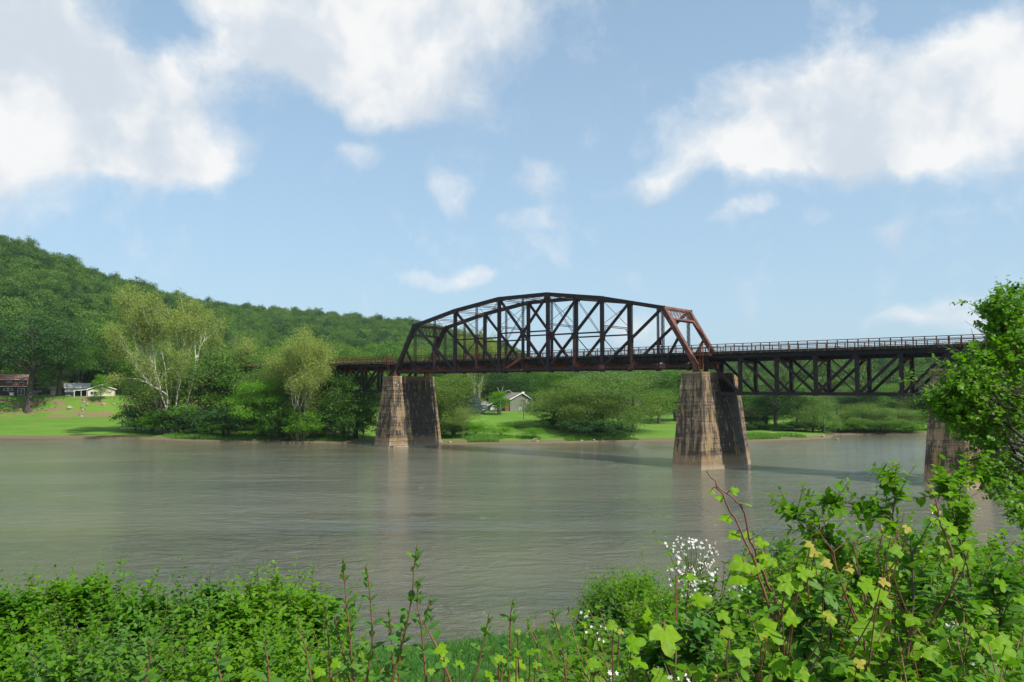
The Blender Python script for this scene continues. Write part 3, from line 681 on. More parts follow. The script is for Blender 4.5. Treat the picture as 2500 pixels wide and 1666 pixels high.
G_BLUE=leafmat('blue_spruce_needles',(.055,.105,.080),(.085,.13,.10),.1,.2,.6)
G_RED=leafmat('dark_red_leaves',(.055,.014,.018),(.085,.022,.026),.2,.2,.6,(1.4,.6,.6))
G_WIL=leafmat('grey_green_leaves',(.085,.170,.035),(.145,.235,.05),.36,.2,.4)
KINDS={}
def kind(name,mk,lm,bk,href): KINDS.setdefault(name,[]).append((mk,lm,bk,href))
for sd_ in (11,12,13): kind('round',crown_tree(sd_,20,7.5,.05,15,.38,270,46,.36,low=-1),G_MID,BARK,20)
for sd_ in (21,22): kind('dark',crown_tree(sd_,26,10,.26,14,.36,260,52,.42,.6),G_DARK,BARK,26)
for sd_ in (31,32): kind('bright',crown_tree(sd_,12,5,.04,15,.36,240,46,.26,.25,flat=.6,low=-1),G_BRI,BARK,12)
for sd_ in (41,42,43): kind('airy',crown_tree(sd_,18,7.5,.02,17,.34,300,44,.29,.3,air=1.3,low=-1),G_OLI,BARK,18)
for sd_ in (51,52): kind('soft',crown_tree(sd_,18,8,.02,18,.36,330,46,.28,.3,air=1.25,low=-1),G_WIL,BARK,18)
kind('sycamore',fan_tree(61,34,21,9,70,.36,.29,.42,4,1.0,ang=.36),G_SYC,WBARK,34)
kind('sycamore_slim',fan_tree(62,24,4.5,7,42,.30,.12,.5,4,1.0,ang=.30,low=True),G_SYC,WBARK,24)
kind('pale_tree',fan_tree(63,20,6,4,9,.28,.2,.5,4,1.0,ang=.36),G_OLI,PBARK,20)
kind('conifer',conifer(71),G_BLUE,BARK,9)
kind('willow',willow(81),G_WIL,BARK,11)
for sd_ in (25,26,27): kind('maple',crown_tree(sd_,20,7.5,.16,13,.40,240,48,.36,low=-.9),G_MID,BARK,20)
kind('plum',crown_tree(91,6,3,.2,8,.42,80,50,.22,.14),G_RED,BARK,6)
for sd_ in (101,102): kind('bush',crown_tree(sd_,4,2.6,.0,8,.45,70,48,.20,.08,fork=.2),G_MID,BARK,4)
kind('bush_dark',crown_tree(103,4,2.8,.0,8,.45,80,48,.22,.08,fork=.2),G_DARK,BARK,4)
kind('bush_light',crown_tree(104,4,2.6,.0,8,.45,70,40,.20,.08,fork=.2,air=1.2),G_BRI,BARK,4)
TN=0
def tree(kd,u,vb,vt,y,wpx,label,group=None,name='tree',z=None,var=None,cat='tree'):
    """stand a tree: foot at pixel column u and distance y, top at row vt; wpx = crown width in photo pixels"""
    global TN; TN+=1
    opts=KINDS[kd]; mk,lm,bk,href=opts[(TN if var is None else var)%len(opts)]
    for me,mt in ((mk[0],bk),(mk[1],lm)):
        if not me.materials: me.materials.append(mt)
    p=at(u,vb if vb else 1000,y); p.z=float(ground(p.x,y)) if z is None else z
    h=at(u,vt,y).z-p.z; 
    cv=np.empty(len(mk[1].vertices)*3,dtype=np.float32); mk[1].vertices.foreach_get('co',cv); wref=np.percentile(np.abs(cv[0::3]),97)*2; href=np.percentile(cv[2::3],99.5)
    sw=(wpx*1.22*y/F_PX)/wref; sz=h/href
    r=link(name,None,None,p,random.Random(TN).uniform(0,6.28)); r.scale=(sw,sw,sz); r.empty_display_size=1
    tag(r,label,cat,group); link('trunk',mk[0],r); link('crown',mk[1],r); return r
tree('dark',70,1003,748,250,185,'tall dark green tree with bare lower trunk on the slope before the brick house',var=0,name='shade_tree')
tree('maple',143,965,815,262,130,'broad green maple with thick dark trunk right of the brick house',var=1,name='maple_tree').children
tree('maple',262,965,790,275,105,'dense dark green maple behind the cream house',var=0,name='maple_tree')
tree('dark',-20,985,800,262,110,'dark tree behind the brick house at the left edge')
tree('bright',245,980,915,256,30,'small ornamental tree standing right in front of the cream house',name='ornamental_tree')
tree('sycamore',418,1055,712,197,285,'huge old sycamore with white limbs fanning above the left bank',name='sycamore_tree')
tree('soft',372,1040,850,203,112,'willowy green tree at the left foot of the white limbed sycamore')
tree('soft',478,1050,838,202,170,'willowy green tree at the right foot of the white limbed sycamore')
tree('airy',415,1050,880,199,120,'feathery green tree in front of the white sycamore stems')
tree('bush',395,1060,1000,192,60,'green shrub at the waterside below the white sycamore',cat='shrub',name='shrub')
tree('bush_dark',450,1062,1010,192,70,'dark shrub at the waterside right of the white sycamore stems',cat='shrub',name='shrub')
tree('round',560,1050,865,205,150,'round green tree between the white sycamore and the bright maple')
tree('airy',600,1055,850,215,140,'tall feathery tree above the bright green maple')
tree('round',660,1055,880,210,120,'green tree behind the slim yellow green sycamores')
tree('bright',640,1077,932,179,120,'vivid green young maple leaning over the water left of the slim sycamores',name='maple_tree')
tree('bush_dark',560,1075,990,184,100,'dark undergrowth at the foot of the vivid green maple',cat='shrub',name='shrub')
tree('bush_dark',505,1068,1000,188,80,'dark undergrowth between sycamore and maple',cat='shrub',name='shrub')
tree('sycamore_slim',735,1082,815,176,150,'slim many stemmed sycamore with yellow green top by the waterline',name='sycamore_tree')
tree('airy',790,1075,835,186,120,'light green tree over the end of the deck span')
tree('airy',712,1078,905,180,90,'feathery low tree behind the slim sycamore stems')
tree('soft',648,1070,862,196,100,'tall fresh green tree hiding the far left end of the bridge deck')
tree('airy',695,1078,850,184,90,'tall feathery tree directly left of the slim sycamore stems')
tree('bush',770,1080,1000,177,80,'shrub against the brown shaded pier',cat='shrub',name='shrub')
tree('round',868,1078,915,179,120,'dark green bushy tree left of the grey streaked pier')
tree('bush',885,1085,1000,176,60,'shrub at the waterside touching the grey streaked pier',cat='shrub',name='shrub')
for i,(u,vt,y,w) in enumerate([(700,848,285,100),(770,852,280,90),(835,846,290,90),(880,855,282,80),(925,838,300,90),(975,850,290,80),(1025,846,300,90),(1080,852,290,80),(640,842,290,100),(590,815,300,100),(1120,858,280,70),(1210,868,285,80)]):
    tree('round' if i%3 else 'airy',u,1000,vt,y,w,['light green crown above the deck over the slim sycamores','next light crown right of the slim sycamores, above the deck','crown above the left deck railing, before the middle','crown above the middle of the left deck railing','crown above the deck, left of the red inspection ladder','crown above the red inspection ladder','crown seen inside the left end panel of the arched truss','crown inside the second panel of the arched truss','crown above the deck far left, behind the vivid maple','leftmost crown of the row, right of the bare pale tree','crown behind the arched truss below the portal lattice','rightmost low crown behind the arched truss'][i],'trees behind the bridge deck',var=i)
for i,(u,y,w,vt,kd,l) in enumerate([(330,205,70,985,'bush','leftmost'),(345,198,80,1000,'bush_dark','second'),(480,196,90,1000,'bush','third, below the willowy tree'),(520,190,90,1010,'bush_dark','fourth'),(545,184,80,1025,'bush_light','low bright one'),(600,181,90,1000,'bush_dark','left of the vivid maple'),(625,178,60,1030,'bush_light','low bright one under the vivid maple'),(690,179,90,985,'bush','between maple and slim sycamore'),(705,177,60,1035,'bush_dark','dark one at the sycamore foot'),(760,176,70,1020,'bush_light','right of the sycamore foot'),(815,177,80,1000,'bush','in front of the shaded pier'),(850,176,70,1015,'bush_dark','dark one left of the grey pier'),(1050,180,70,1000,'bush','just right of the grey pier'),(1085,179,70,1020,'bush_dark','dark one right of the grey pier'),(1140,180,60,1035,'bush_light','bright one by the leaning sapling'),(840,178,90,960,'bush','tall one between the shaded pier and the grey pier'),(735,174.5,70,1000,'bush_light','in front of the slim sycamore stems'),(675,177,70,960,'bush','tall one left of the slim sycamore'),(435,193,80,985,'bush','tall one hiding the white sycamore feet'),(375,194,70,1010,'bush_light','bright one left of the white sycamore feet')]):
    tree(kd,u,1075,vt,y,w,'undergrowth shrub along the far waterline, '+l,'undergrowth along the far waterline',cat='shrub',name='shrub')
tree('pale_tree',192,960,795,280,55,'nearly bare pale tree left of the big white sycamore',name='bare_tree')
tree('pale_tree',587,1000,800,250,60,'nearly bare pale tree right of the big white sycamore',name='bare_tree')
tree('airy',1105,1078,905,182,110,'light olive tree just right of the grey streaked pier')
tree('airy',1068,1075,930,186,80,'olive tree tucked behind the grey streaked pier')
tree('sycamore_slim',1165,1000,806,240,75,'tall sycamore with white stem rising behind the arched truss',name='sycamore_tree')
tree('pale_tree',1130,1082,985,176,26,'thin pale leaning sapling at the waterline right of the grey pier',name='sapling')
tree('airy',1110,1080,1000,178,70,'low olive willow bush by the water right of the grey pier',name='shrub',cat='shrub')
tree('bush_light',1160,1075,1030,182,70,'yellow green bush on the bank below the spruce',name='shrub',cat='shrub')
tree('conifer',1163,1005,960,226,34,'blue green spruce left of the white shed',name='spruce_tree')
tree('dark',1230,1000,905,252,120,'big dark tree behind the white and black sheds',var=1)
tree('dark',1190,1000,895,262,90,'dark tree behind the blue green spruce',var=0)
tree('round',1308,1000,900,262,100,'green tree rising behind the grey green house',var=2)
tree('round',1360,1005,905,236,90,'green tree right of the porch of the grey green house',var=0)
tree('bright',1216,1015,956,224,44,'small dark stemmed tree in front of the black shed',name='broken_tree')
for i,(u,vb,vt,y,w,k,l) in enumerate([(1400,1060,925,192,140,'airy','light green riverside tree left in the big clump'),(1470,1060,903,196,170,'soft','tallest light green tree in the middle of the riverside clump'),
    (1545,1058,918,196,140,'airy','light green tree at the right end of the riverside clump'),(1440,1055,950,188,120,'airy','low spreading light green tree in the riverside clump'),
    (1350,1050,955,205,110,'airy','olive tree at the left end of the riverside clump'),(1510,1050,950,188,110,'soft','feathery tree low in the riverside clump'),
    (1590,1045,895,232,110,'soft','green tree left behind the stained pier'),(1650,1045,905,236,110,'round','green tree beside the left edge of the stained pier'),(1608,1045,950,222,80,'round','tree with leaning double trunk on the lawn left of the stained pier'),
    (1700,1045,905,240,120,'round','green tree hidden behind the stained pier')]): tree(k,u,vb,vt,y,w,l)
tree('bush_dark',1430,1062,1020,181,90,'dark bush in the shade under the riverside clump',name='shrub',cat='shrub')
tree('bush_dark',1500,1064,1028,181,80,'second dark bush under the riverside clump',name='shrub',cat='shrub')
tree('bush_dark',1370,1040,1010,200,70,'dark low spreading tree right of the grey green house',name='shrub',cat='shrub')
tree('bush_light',1300,1072,1045,177,46,'yellow green bush on the grassy bank above the driftwood',name='shrub',cat='shrub')
tree('bush_light',1225,1070,1040,182,60,'yellow green bush on the grassy bank left of the driftwood',name='shrub',cat='shrub')
tree('bush',1260,1045,1030,200,60,'strip of green shrubs crossing the lawn below the house',name='shrub',cat='shrub')
for u,w,vt,l in ((1905,60,1035,'dark waterside shrub right under the large dark tree on the point'),(1935,50,1030,'green shrub between the large dark tree and the willow'),(2000,46,1036,'shrub hidden under the weeping willow curtain'),(1812,50,1035,'shrub at the foot of the red plum tree, beside the stained pier')): tree('bush_dark',u,1060,vt,204,w,l,cat='shrub',name='shrub')
tree('plum',1832,1048,1013,214,58,'dark red leaved plum tree right of the stained pier',name='plum_tree')
tree('plum',1820,1040,995,235,50,'dark purple tree behind the red plum tree',name='plum_tree')
tree('round',1800,1045,950,240,90,'green tree directly right of the stained pier')
tree('dark',1893,1060,925,206,110,'large dark green tree on the point under the deck truss',var=0)
tree('round',1870,1060,990,212,90,'green tree left of the large dark tree on the point',var=1)
tree('round',1945,1060,935,214,80,'mid green tree right of the large dark tree on the point',var=2)
tree('bush_dark',1850,1058,1030,205,46,'dark shrub under the large dark tree on the point',name='shrub',cat='shrub')
tree('soft',1985,1058,955,206,80,'grey green tall tree at the end of the point')
tree('willow',2010,1060,1005,200,62,'weeping willow at the tip of the point',name='willow_tree')
tree('bush_dark',1965,1062,1028,203,60,'dark bush at the foot of the weeping willow',name='shrub',cat='shrub')
for i2,(u,vt,w,k) in enumerate([(2065,990,80,'soft'),(2110,985,85,'airy'),(2150,995,80,'soft'),(2195,997,80,'airy'),(2225,1005,60,'soft'),(2150,1018,90,'soft'),(2090,1020,70,'airy')]):
    tree(k,u,1062,vt,211 if vt<1010 else 207,w,['leftmost olive tree on the low wooded island','tallest pale tree near the left end of the wooded island','pale tree in the middle of the wooded island','olive tree right of the island middle','rightmost tree on the wooded island','low spreading tree at the waterline in the middle of the island','low spreading tree at the left waterline of the island'][i2],'trees on the low wooded island')
for i2,(u,w,vt) in enumerate([(2045,50,1030),(2070,55,1022),(2105,60,1030),(2135,60,1026),(2170,60,1032),(2200,55,1025),(2228,50,1035)]): tree('bush' if i2%2 else 'bush_light',u,1062,vt,206.3,w,'waterline bush of the wooded island, number %s from its left end'%['one','two','three','four','five','six','seven'][i2],'bushes at the waterline of the wooded island',cat='shrub',name='shrub')
for i,(u,vt,w) in enumerate([(2255,1000,70),(2300,1005,70),(2350,1000,80),(2410,1002,80),(2480,1000,90),(2560,1000,90)]):
    tree('dark' if i%2 else 'round',u,1062,vt,213,w,'dark tree on the distant shore, '+['next to the wooded island','left of the right pier','behind the left edge of the right pier','behind the right pier','behind the overhanging tree','hidden beyond the right edge'][i],'trees on the distant right shore')
# belts of woodland between the houses and the hills
rr=random.Random(5); k=0
for y,u0,u1,du,h0,h1,lab,grp in ((292,-120,640,44,13,19,'green tree at the foot of the left hill','trees at the foot of the left hill'),(322,-140,700,46,15,21,'green tree at the foot of the left hill','trees at the foot of the left hill'),
        (355,-100,1260,52,14,19,'green tree low on the far hillside behind the bridge','trees low on the hillside'),(270,640,1260,50,9,12,'green tree low on the far hillside behind the bridge','trees low on the hillside'),
        (330,1320,1790,60,9,13,'green tree behind the stained pier far back','trees far behind the stained pier'),(290,1780,2640,48,7,12,'hazy green tree on the flat behind the wooded island','trees on the flat behind the island'),(340,1780,2640,50,8,13,'hazy green tree on the flat behind the wooded island','trees on the flat behind the island')):
    u=u0
    while u<u1:
        uu=u+rr.uniform(-14,14); yy=y+rr.uniform(-10,10); p=at(uu,950,yy); z=float(ground(p.x,yy)); h=rr.uniform(h0,h1); vt=946-(z+h-EYE)*F_PX/yy
        if -20<z<80: tree(rr.choice(['round','round','dark','round','bright']) if u<1300 else rr.choice(['round','dark','soft']),uu,950,vt,yy,rr.uniform(11,15)*F_PX/yy,lab,grp)
        u+=du*rr.uniform(.75,1.1); k+=1
# ---------------- forested hills ----------------
def hill_proto(seed):
    rg=np.random.default_rng(seed); a,b=crown_tree(seed,12,6.2,.0,9,.42,90,30,.55,.25,flat=.85,fork=.3,low=-.7); 
    V1=np.empty(len(a.vertices)*3,np.float32);a.vertices.foreach_get('co',V1); V2=np.empty(len(b.vertices)*3,np.float32);b.vertices.foreach_get('co',V2)
    F1=np.array([p.vertices[:] for p in a.polygons]);F2=np.array([p.vertices[:] for p in b.polygons])+len(a.vertices)
    me=npmesh('forest_tree',np.concatenate([V1.reshape(-1,3),V2.reshape(-1,3)]),[F1,F2],[BARK,G_HILL],False,np.concatenate([np.zeros(len(F1)),np.ones(len(F2))])); return me
HP=[hill_proto(s_) for s_ in (201,202,203,204,205)]
rg=np.random.default_rng(77); pts=[]
for y in np.arange(345,1210,7.2):
    sp=9.5 if y<620 else 11
    for x in np.arange(-.78*y,.74*y,sp):
        pts.append((x+rg.uniform(-3,3),y+rg.uniform(-2.5,2.5)))
pts=np.array(pts); u=1250+pts[:,0]/pts[:,1]*F_PX; fd=np.interp(u,FU,FD); rd=np.interp(u,RU,RD)
ok=(pts[:,1]>fd)&(pts[:,1]<rd+14)&~((u>1290)&(u<1785)&(pts[:,1]<700)); step=np.where(pts[:,1]>620,.74,1.0); ok&=rg.random(len(pts))<step
pts=pts[ok]; u=u[ok]; z=ground(pts[:,0],pts[:,1])
order=np.argsort(np.where((u>-60)&(u<2560),pts[:,1],9999))[:300]
sel=np.zeros(len(pts),bool); sel[order]=True
for i in order:
    o=link('forest_tree',HP[i%5],None,(pts[i,0],pts[i,1],z[i]-.5),rg.uniform(0,6.28)); s_=rg.uniform(.85,1.5); o.scale=(s_*rg.uniform(.9,1.2),s_,s_*rg.uniform(.8,1.15))
    if u[i]<1300: tag(o,'rounded green crown in the forest on the left hill above the houses','tree','trees on the left hill')
    else: tag(o,'rounded green crown in the hazy forest on the right hill beyond the bridge','tree','trees on the right hill')
rest=np.concatenate([pts[~sel],(z[~sel]-.5)[:,None]],1)
fm=bpy.data.meshes.new('hill_forest'); fm.vertices.add(len(rest)); fm.vertices.foreach_set('co',rest.astype(np.float32).ravel()); fm.update()
fo=link('hill_forest',fm); tag(fo,'dense green forest covering the upper hills to the skyline','forest',None,'stuff')
src=bpy.data.collections.new('forest_sources')
for i,m_ in enumerate(HP):
    o=bpy.data.objects.new('forest_source',m_); src.objects.link(o)
def gn_scatter(obj_,coll,smin,smax,seed=1):
    ng=bpy.data.node_groups.new('scatter','GeometryNodeTree'); ng.interface.new_socket('Geometry',in_out='INPUT',socket_type='NodeSocketGeometry'); ng.interface.new_socket('Geometry',in_out='OUTPUT',socket_type='NodeSocketGeometry')
    n=ng.nodes; l=ng.links; gi=n.new('NodeGroupInput'); go=n.new('NodeGroupOutput'); ip=n.new('GeometryNodeInstanceOnPoints'); ci=n.new('GeometryNodeCollectionInfo')
    ci.inputs['Collection'].default_value=coll; ci.inputs['Separate Children'].default_value=True; ci.inputs['Reset Children'].default_value=True
    ip.inputs['Pick Instance'].default_value=True
    r1=n.new('FunctionNodeRandomValue'); r1.data_type='FLOAT_VECTOR'; r1.inputs[0].default_value=(0,0,0); r1.inputs[1].default_value=(.12,.12,6.28); r1.inputs['Seed'].default_value=seed
    r2=n.new('FunctionNodeRandomValue'); r2.data_type='FLOAT_VECTOR'; r2.inputs[0].default_value=(smin,smin,smin*.9); r2.inputs[1].default_value=(smax,smax,smax); r2.inputs['Seed'].default_value=seed+3
    l.new(gi.outputs[0],ip.inputs['Points']); l.new(ci.outputs[0],ip.inputs['Instance']); l.new(r1.outputs[0],ip.inputs['Rotation']); l.new(r2.outputs[0],ip.inputs['Scale']); l.new(ip.outputs[0],go.inputs[0])
    md=obj_.modifiers.new('scatter','NODES'); md.node_group=ng
gn_scatter(fo,src,.8,1.6)
print('forest',len(pts))

hz_=MB().box((-1500,-60,-3),(1500,1750,215)).mesh('haze')
hm=bpy.data.materials.new('valley_haze'); hm.use_nodes=True; hn=NT(hm.node_tree); hn.n.clear()
vol=hn.add('ShaderNodeVolumePrincipled',{'Color':(.74,.86,1.0),'Density':HAZE_D,'Anisotropy':.2}); hn.add('ShaderNodeOutputMaterial',{'Volume':vol}); hz_.materials.append(hm)
tag(link('haze',hz_),'thin blue summer haze filling the river valley','haze',None,'stuff')
# ---------------- houses and things on the far bank ----------------
M_BRICK=simple('red_brown_brick',(.20,.075,.05),.9,var=.3,scale=1.5); M_BROWN=simple('dark_brown_siding',(.075,.045,.035),.85,var=.2)
M_CREAM=simple('cream_siding',(.56,.48,.36),.8,var=.1); M_GREY=simple('grey_green_siding',(.150,.165,.120),.85,var=.12); M_BLACK=simple('black_siding',(.028,.024,.028),.85)
M_WHITE=simple('white_paint',(.74,.74,.72),.6,var=.06); M_ROOFG=simple('grey_shingles',(.19,.165,.15),.95,var=.3,scale=2); M_ROOFR=simple('red_brown_shingles',(.20,.11,.09),.95,var=.3,scale=2)
M_ROOFW=simple('pale_metal_roof',(.62,.62,.60),.5,var=.1); M_GLASS=simple('dark_window_glass',(.03,.035,.04),.12,var=.1); M_WOOD=simple('split_firewood',(.30,.17,.075),.9,var=.4,scale=6)
M_DECKW=simple('deck_timber',(.16,.11,.08),.9); M_STONE=simple('tan_field_stone',(.36,.29,.21),.9,var=.35,bmp=.5); M_CAR=simple('dark_car_paint',(.02,.022,.026),.3); M_CARW=simple('white_car_paint',(.72,.74,.76),.3,var=.05)
M_POLE=simple('brown_pole',(.15,.085,.055),.9); M_YEL=simple('yellow_marker',(.55,.48,.12),.6); M_TIRE=simple('black_rubber',(.02,.02,.02),.8); M_REDC=simple('red_fabric',(.35,.04,.03),.8)
def window(root,x,z,w,h,y=-.04,mull=1,ax='y'):
    m=MB(); f=.09
    def bx(a,b):
        (m.box((a[0],y-.03,a[1]),(b[0],y+.05,b[1])) if ax=='y' else m.box((y-.05,a[0],a[1]),(y+.03,b[0],b[1])))
    bx((x,z),(x+w,z+f)); bx((x,z+h-f),(x+w,z+h)); bx((x,z+f),(x+f,z+h-f)); bx((x+w-f,z+f),(x+w,z+h-f))
    for k in range(mull): bx((x+w*(k+1)/(mull+1)-.04,z+f),(x+w*(k+1)/(mull+1)+.04,z+h-f))
    fr=m.build('window',M_WHITE,root)
    g=MB(); (g.box((x+f,y+.0,z+f),(x+w-f,y+.02,z+h-f)) if ax=='y' else g.box((y-.02,x+f,z+f),(y,x+w-f,z+h-f))); g.build('pane',M_GLASS,fr); return fr
def house(u,v,y,rz,w,d,eave,rise,wall,roof,label,name='house',axis='y',cat='house',over=.45,asym=.5):
    """front wall on local y=0 looking to -y; axis = direction of the ridge; asym = place of the ridge across the gable"""
    p=at(u,v,y); r=link(name,None,None,p,rz); tag(r,label,cat)
    m=MB()
    if axis=='y':
        rx=w*asym; V=[(0,0,-1),(w,0,-1),(w,0,eave),(rx,0,eave+rise),(0,0,eave),(0,d,-1),(w,d,-1),(w,d,eave),(rx,d,eave+rise),(0,d,eave)]
        me=npmesh('wall',V,[np.array([[0,1,2,3,4],[9,8,7,6,5]]),np.array([[0,5,6,1],[1,6,7,2],[0,4,9,5],[2,7,8,3],[3,8,9,4]])],[wall]); link('wall',me,r)
        for a,b,s_ in (((0,eave),(rx,eave+rise),-1),((w,eave),(rx,eave+rise),1)):
            dx,dz=a[0]-b[0],a[1]-b[1]; k=over/abs(dx); ax_,az=a[0]+dx*k,a[1]+dz*k
            MB().hexa([(ax_,-over,az+.03),(b[0],-over,b[1]+.03),(b[0],d+over,b[1]+.03),(ax_,d+over,az+.03),(ax_,-over,az+.19),(b[0],-over,b[1]+.19),(b[0],d+over,b[1]+.19),(ax_,d+over,az+.19)]).build('roof',roof,r)
            MB().beam((ax_,-over-.03,az+.10),(b[0],-over-.03,b[1]+.10),.05,.22).build('barge_board',M_WHITE,r)
    else:
        V=[(0,0,-1),(w,0,-1),(w,0,eave),(0,0,eave),(0,d,-1),(w,d,-1),(w,d,eave),(0,d,eave),(0,d/2,eave+rise),(w,d/2,eave+rise)]
        me=npmesh('wall',V,[np.array([[0,1,2,3],[5,4,7,6]]),np.array([[1,5,6,9,2],[4,0,3,8,7]])],[wall]); link('wall',me,r)
        for s_,ya in ((-1,0),(1,d)):
            k=over/(d/2); yy=ya+s_*over; zz=eave-rise*k
            MB().hexa([(-over,min(yy,d/2),(zz if s_<0 else eave+rise)+.03),(w+over,min(yy,d/2),(zz if s_<0 else eave+rise)+.03),(w+over,max(yy,d/2),(eave+rise if s_<0 else zz)+.03),(-over,max(yy,d/2),(eave+rise if s_<0 else zz)+.03),
               (-over,min(yy,d/2),(zz if s_<0 else eave+rise)+.18),(w+over,min(yy,d/2),(zz if s_<0 else eave+rise)+.18),(w+over,max(yy,d/2),(eave+rise if s_<0 else zz)+.18),(-over,max(yy,d/2),(eave+rise if s_<0 else zz)+.18)]).build('roof',roof,r)
        MB().box((-over,-over-.1,eave-.12-rise*over/(d/2)),(w+over,-over-.02,eave+.05-rise*over/(d/2))).build('gutter',M_WHITE,r)
    return r
# two-storey brick house at the left edge
k=268/F_PX
h=house(-84,966,264,.47,18,9,5.6,1.5,M_BRICK,M_ROOFR,'two storey brick and brown house with white sliding door at the left edge','brick_house','x')
MB().box((-.02,-.06,-.9),(18.02,-.01,2.9)).build('lower_wall',M_BROWN,h); MB().box((-.3,-.5,2.95),(18.2,-.06,3.15)).build('ledge',M_WHITE,h)
window(h,11.5,4.35,1.6,.95); window(h,15.3,4.35,1.4,.95); window(h,10.7,1.55,2.7,.95,-.10); window(h,14.9,.15,2.1,2.3,-.10)
MB().box((6,-2.6,-.25),(18.2,-.07,-.08)).box((6,-2.6,-1.2),(18.2,-2.5,-.25)).build('timber_deck',M_DECKW,h)
m=MB().box((12.7,-1.6,-.05),(13.9,-.9,.7)); m.box((12.6,-1.65,.7),(14.0,-.85,1.0)).build('covered_grill',M_WHITE,h)
MB().box((17.75,-.25,-.9),(17.95,-.07,5.4)).build('downpipe',M_WHITE,h)
def car(u,v,y,rz,body,label,cat='car',name='parked_car',L=4.8,van=False):
    r=link(name,None,None,at(u,v,y),rz); tag(r,label,cat)
    prof=[(-L/2,.35),(L/2,.35),(L/2,.95),(L*.27,1.05),(L*.12,1.62),(-L*.30,1.65),(-L*.46,1.05),(-L/2,1.0)]; n=len(prof)
    V=[(x,-.9,z) for x,z in prof]+[(x,.9,z) for x,z in prof]
    link('body',npmesh('body',V,[np.array([[i,(i+1)%n,n+(i+1)%n,n+i] for i in range(n)][::-1]),np.array([list(range(n-1,-1,-1)),list(range(n,2*n))])],[body]),r)
    MB().box((-L*.28,-.92,1.08),(L*.12,.92,1.5)).build('side_windows',M_GLASS,r)
    for x in (-L*.31,L*.31):
        for s_ in (-.85,.85):
            MB().tube([(x,s_-.1,.34),(x,s_+.1,.34)],.34,14).tube([(x,s_-.1,.34),(x,s_+.1,.34)],[.02,.02],6).build('wheel',M_TIRE,r)
    for s_ in (-.65,.65): MB().box((L/2-.02,s_-.17,.72),(L/2+.03,s_+.17,.88)).build('headlight',M_WHITE,r)
    return r
car(85.5,965.5,263,2.9,M_CAR,'dark car parked on the lawn between brick house and maple trunk')
b=link('trash_bin',None,None,at(96,965.5,262)); tag(b,'small dark bin on the lawn right of the dark parked car','bin'); MB().hexa([(-.3,-.3,0),(.3,-.3,0),(.3,.3,0),(-.3,.3,0),(-.38,-.38,1.0),(.38,-.38,1.0),(.38,.38,1.0),(-.38,.38,1.0)]).build('bin_body',M_TIRE,b); MB().box((-.4,-.42,1.005),(.4,.4,1.1)).build('lid',M_CAR,b)
# cream cottage with gable to the river and porch on its left
h=house(214,972,262,.44,8.1,8,2.9,1.45,M_CREAM,M_ROOFG,'low cream cottage with grey roof and open porch behind the ornamental tree','cream_cottage')
window(h,.7,1.0,1.9,1.25,-.04,1); window(h,6.0,1.4,1.1,.6,-.04,1)
MB().hexa([(-4.2,-.5,2.45),(-.02,-.5,2.75),(-.02,6,2.75),(-4.2,6,2.45),(-4.2,-.5,2.58),(-.02,-.5,2.9),(-.02,6,2.9),(-4.2,6,2.58)]).build('porch_roof',M_ROOFW,h)
MB().box((-4,3.9,-.5),(-.02,4.0,2.45)).build('porch_back_wall',M_BROWN,h); MB().box((-4.2,-.6,-.5),(9,-.05,.05)).build('porch_floor',M_DECKW,h)
for x in (-4,-2,-.3): MB().box((x,-.4,.05),(x+.12,-.28,2.45 if x<-3 else 2.5)).build('porch_post',M_WHITE,h)
for x,lb in ((-3.2,'left dark garden chair on the cream cottage porch'),(-1.5,'right dark garden chair on the cream cottage porch')):
    c_=link('garden_chair',None,None,h.matrix_world@Vector((0,0,0))); c_.location=Vector(h.location)+Matrix.Rotation(.44,3,'Z')@Vector((x,.3,.05)); tag(c_,lb,'chair')
    MB().box((-.3,-.25,.38),(.3,.3,.46)).build('seat',M_CAR,c_); MB().box((-.3,.25,.46),(.3,.32,1.0)).build('backrest',M_CAR,c_)
    for a in (-.27,.22):
        for b_ in (-.22,.25): MB().box((a,b_,0),(a+.05,b_+.05,.38)).build('leg',M_CAR,c_)
h=house(158,966,274,.47,7.4,6,2.9,1.3,M_WHITE,M_ROOFW,'white garage with pale roof behind the woodpile','garage',axis='x')
window(h,5.6,1.0,1.5,1.1)
wp=link('woodpile',None,None,at(157,965.5,269),.3); tag(wp,'long stack of brown split firewood before the white garage','woodpile')
rr=random.Random(3); pm=MB().tube([(0,-.3,0),(0,.3,0)],.10,7).mesh('log',[M_WOOD]); 
for i in range(18):
    for j in range(7): link('log',pm,wp,(i*.21+.1*(j%2),rr.uniform(-.05,.05),.1+j*.17))
lg=MB()
for s_ in (-.12,4.0): lg.box((s_,-.2,0),(s_+.08,.2,1.4))
lg.build('end_post',M_DECKW,wp)
house(123,962,285,0,1.9,2.5,1.9,.6,M_CREAM,M_ROOFG,'tiny cream garden shed between maple trunk and dark car','garden_shed','y','shed')
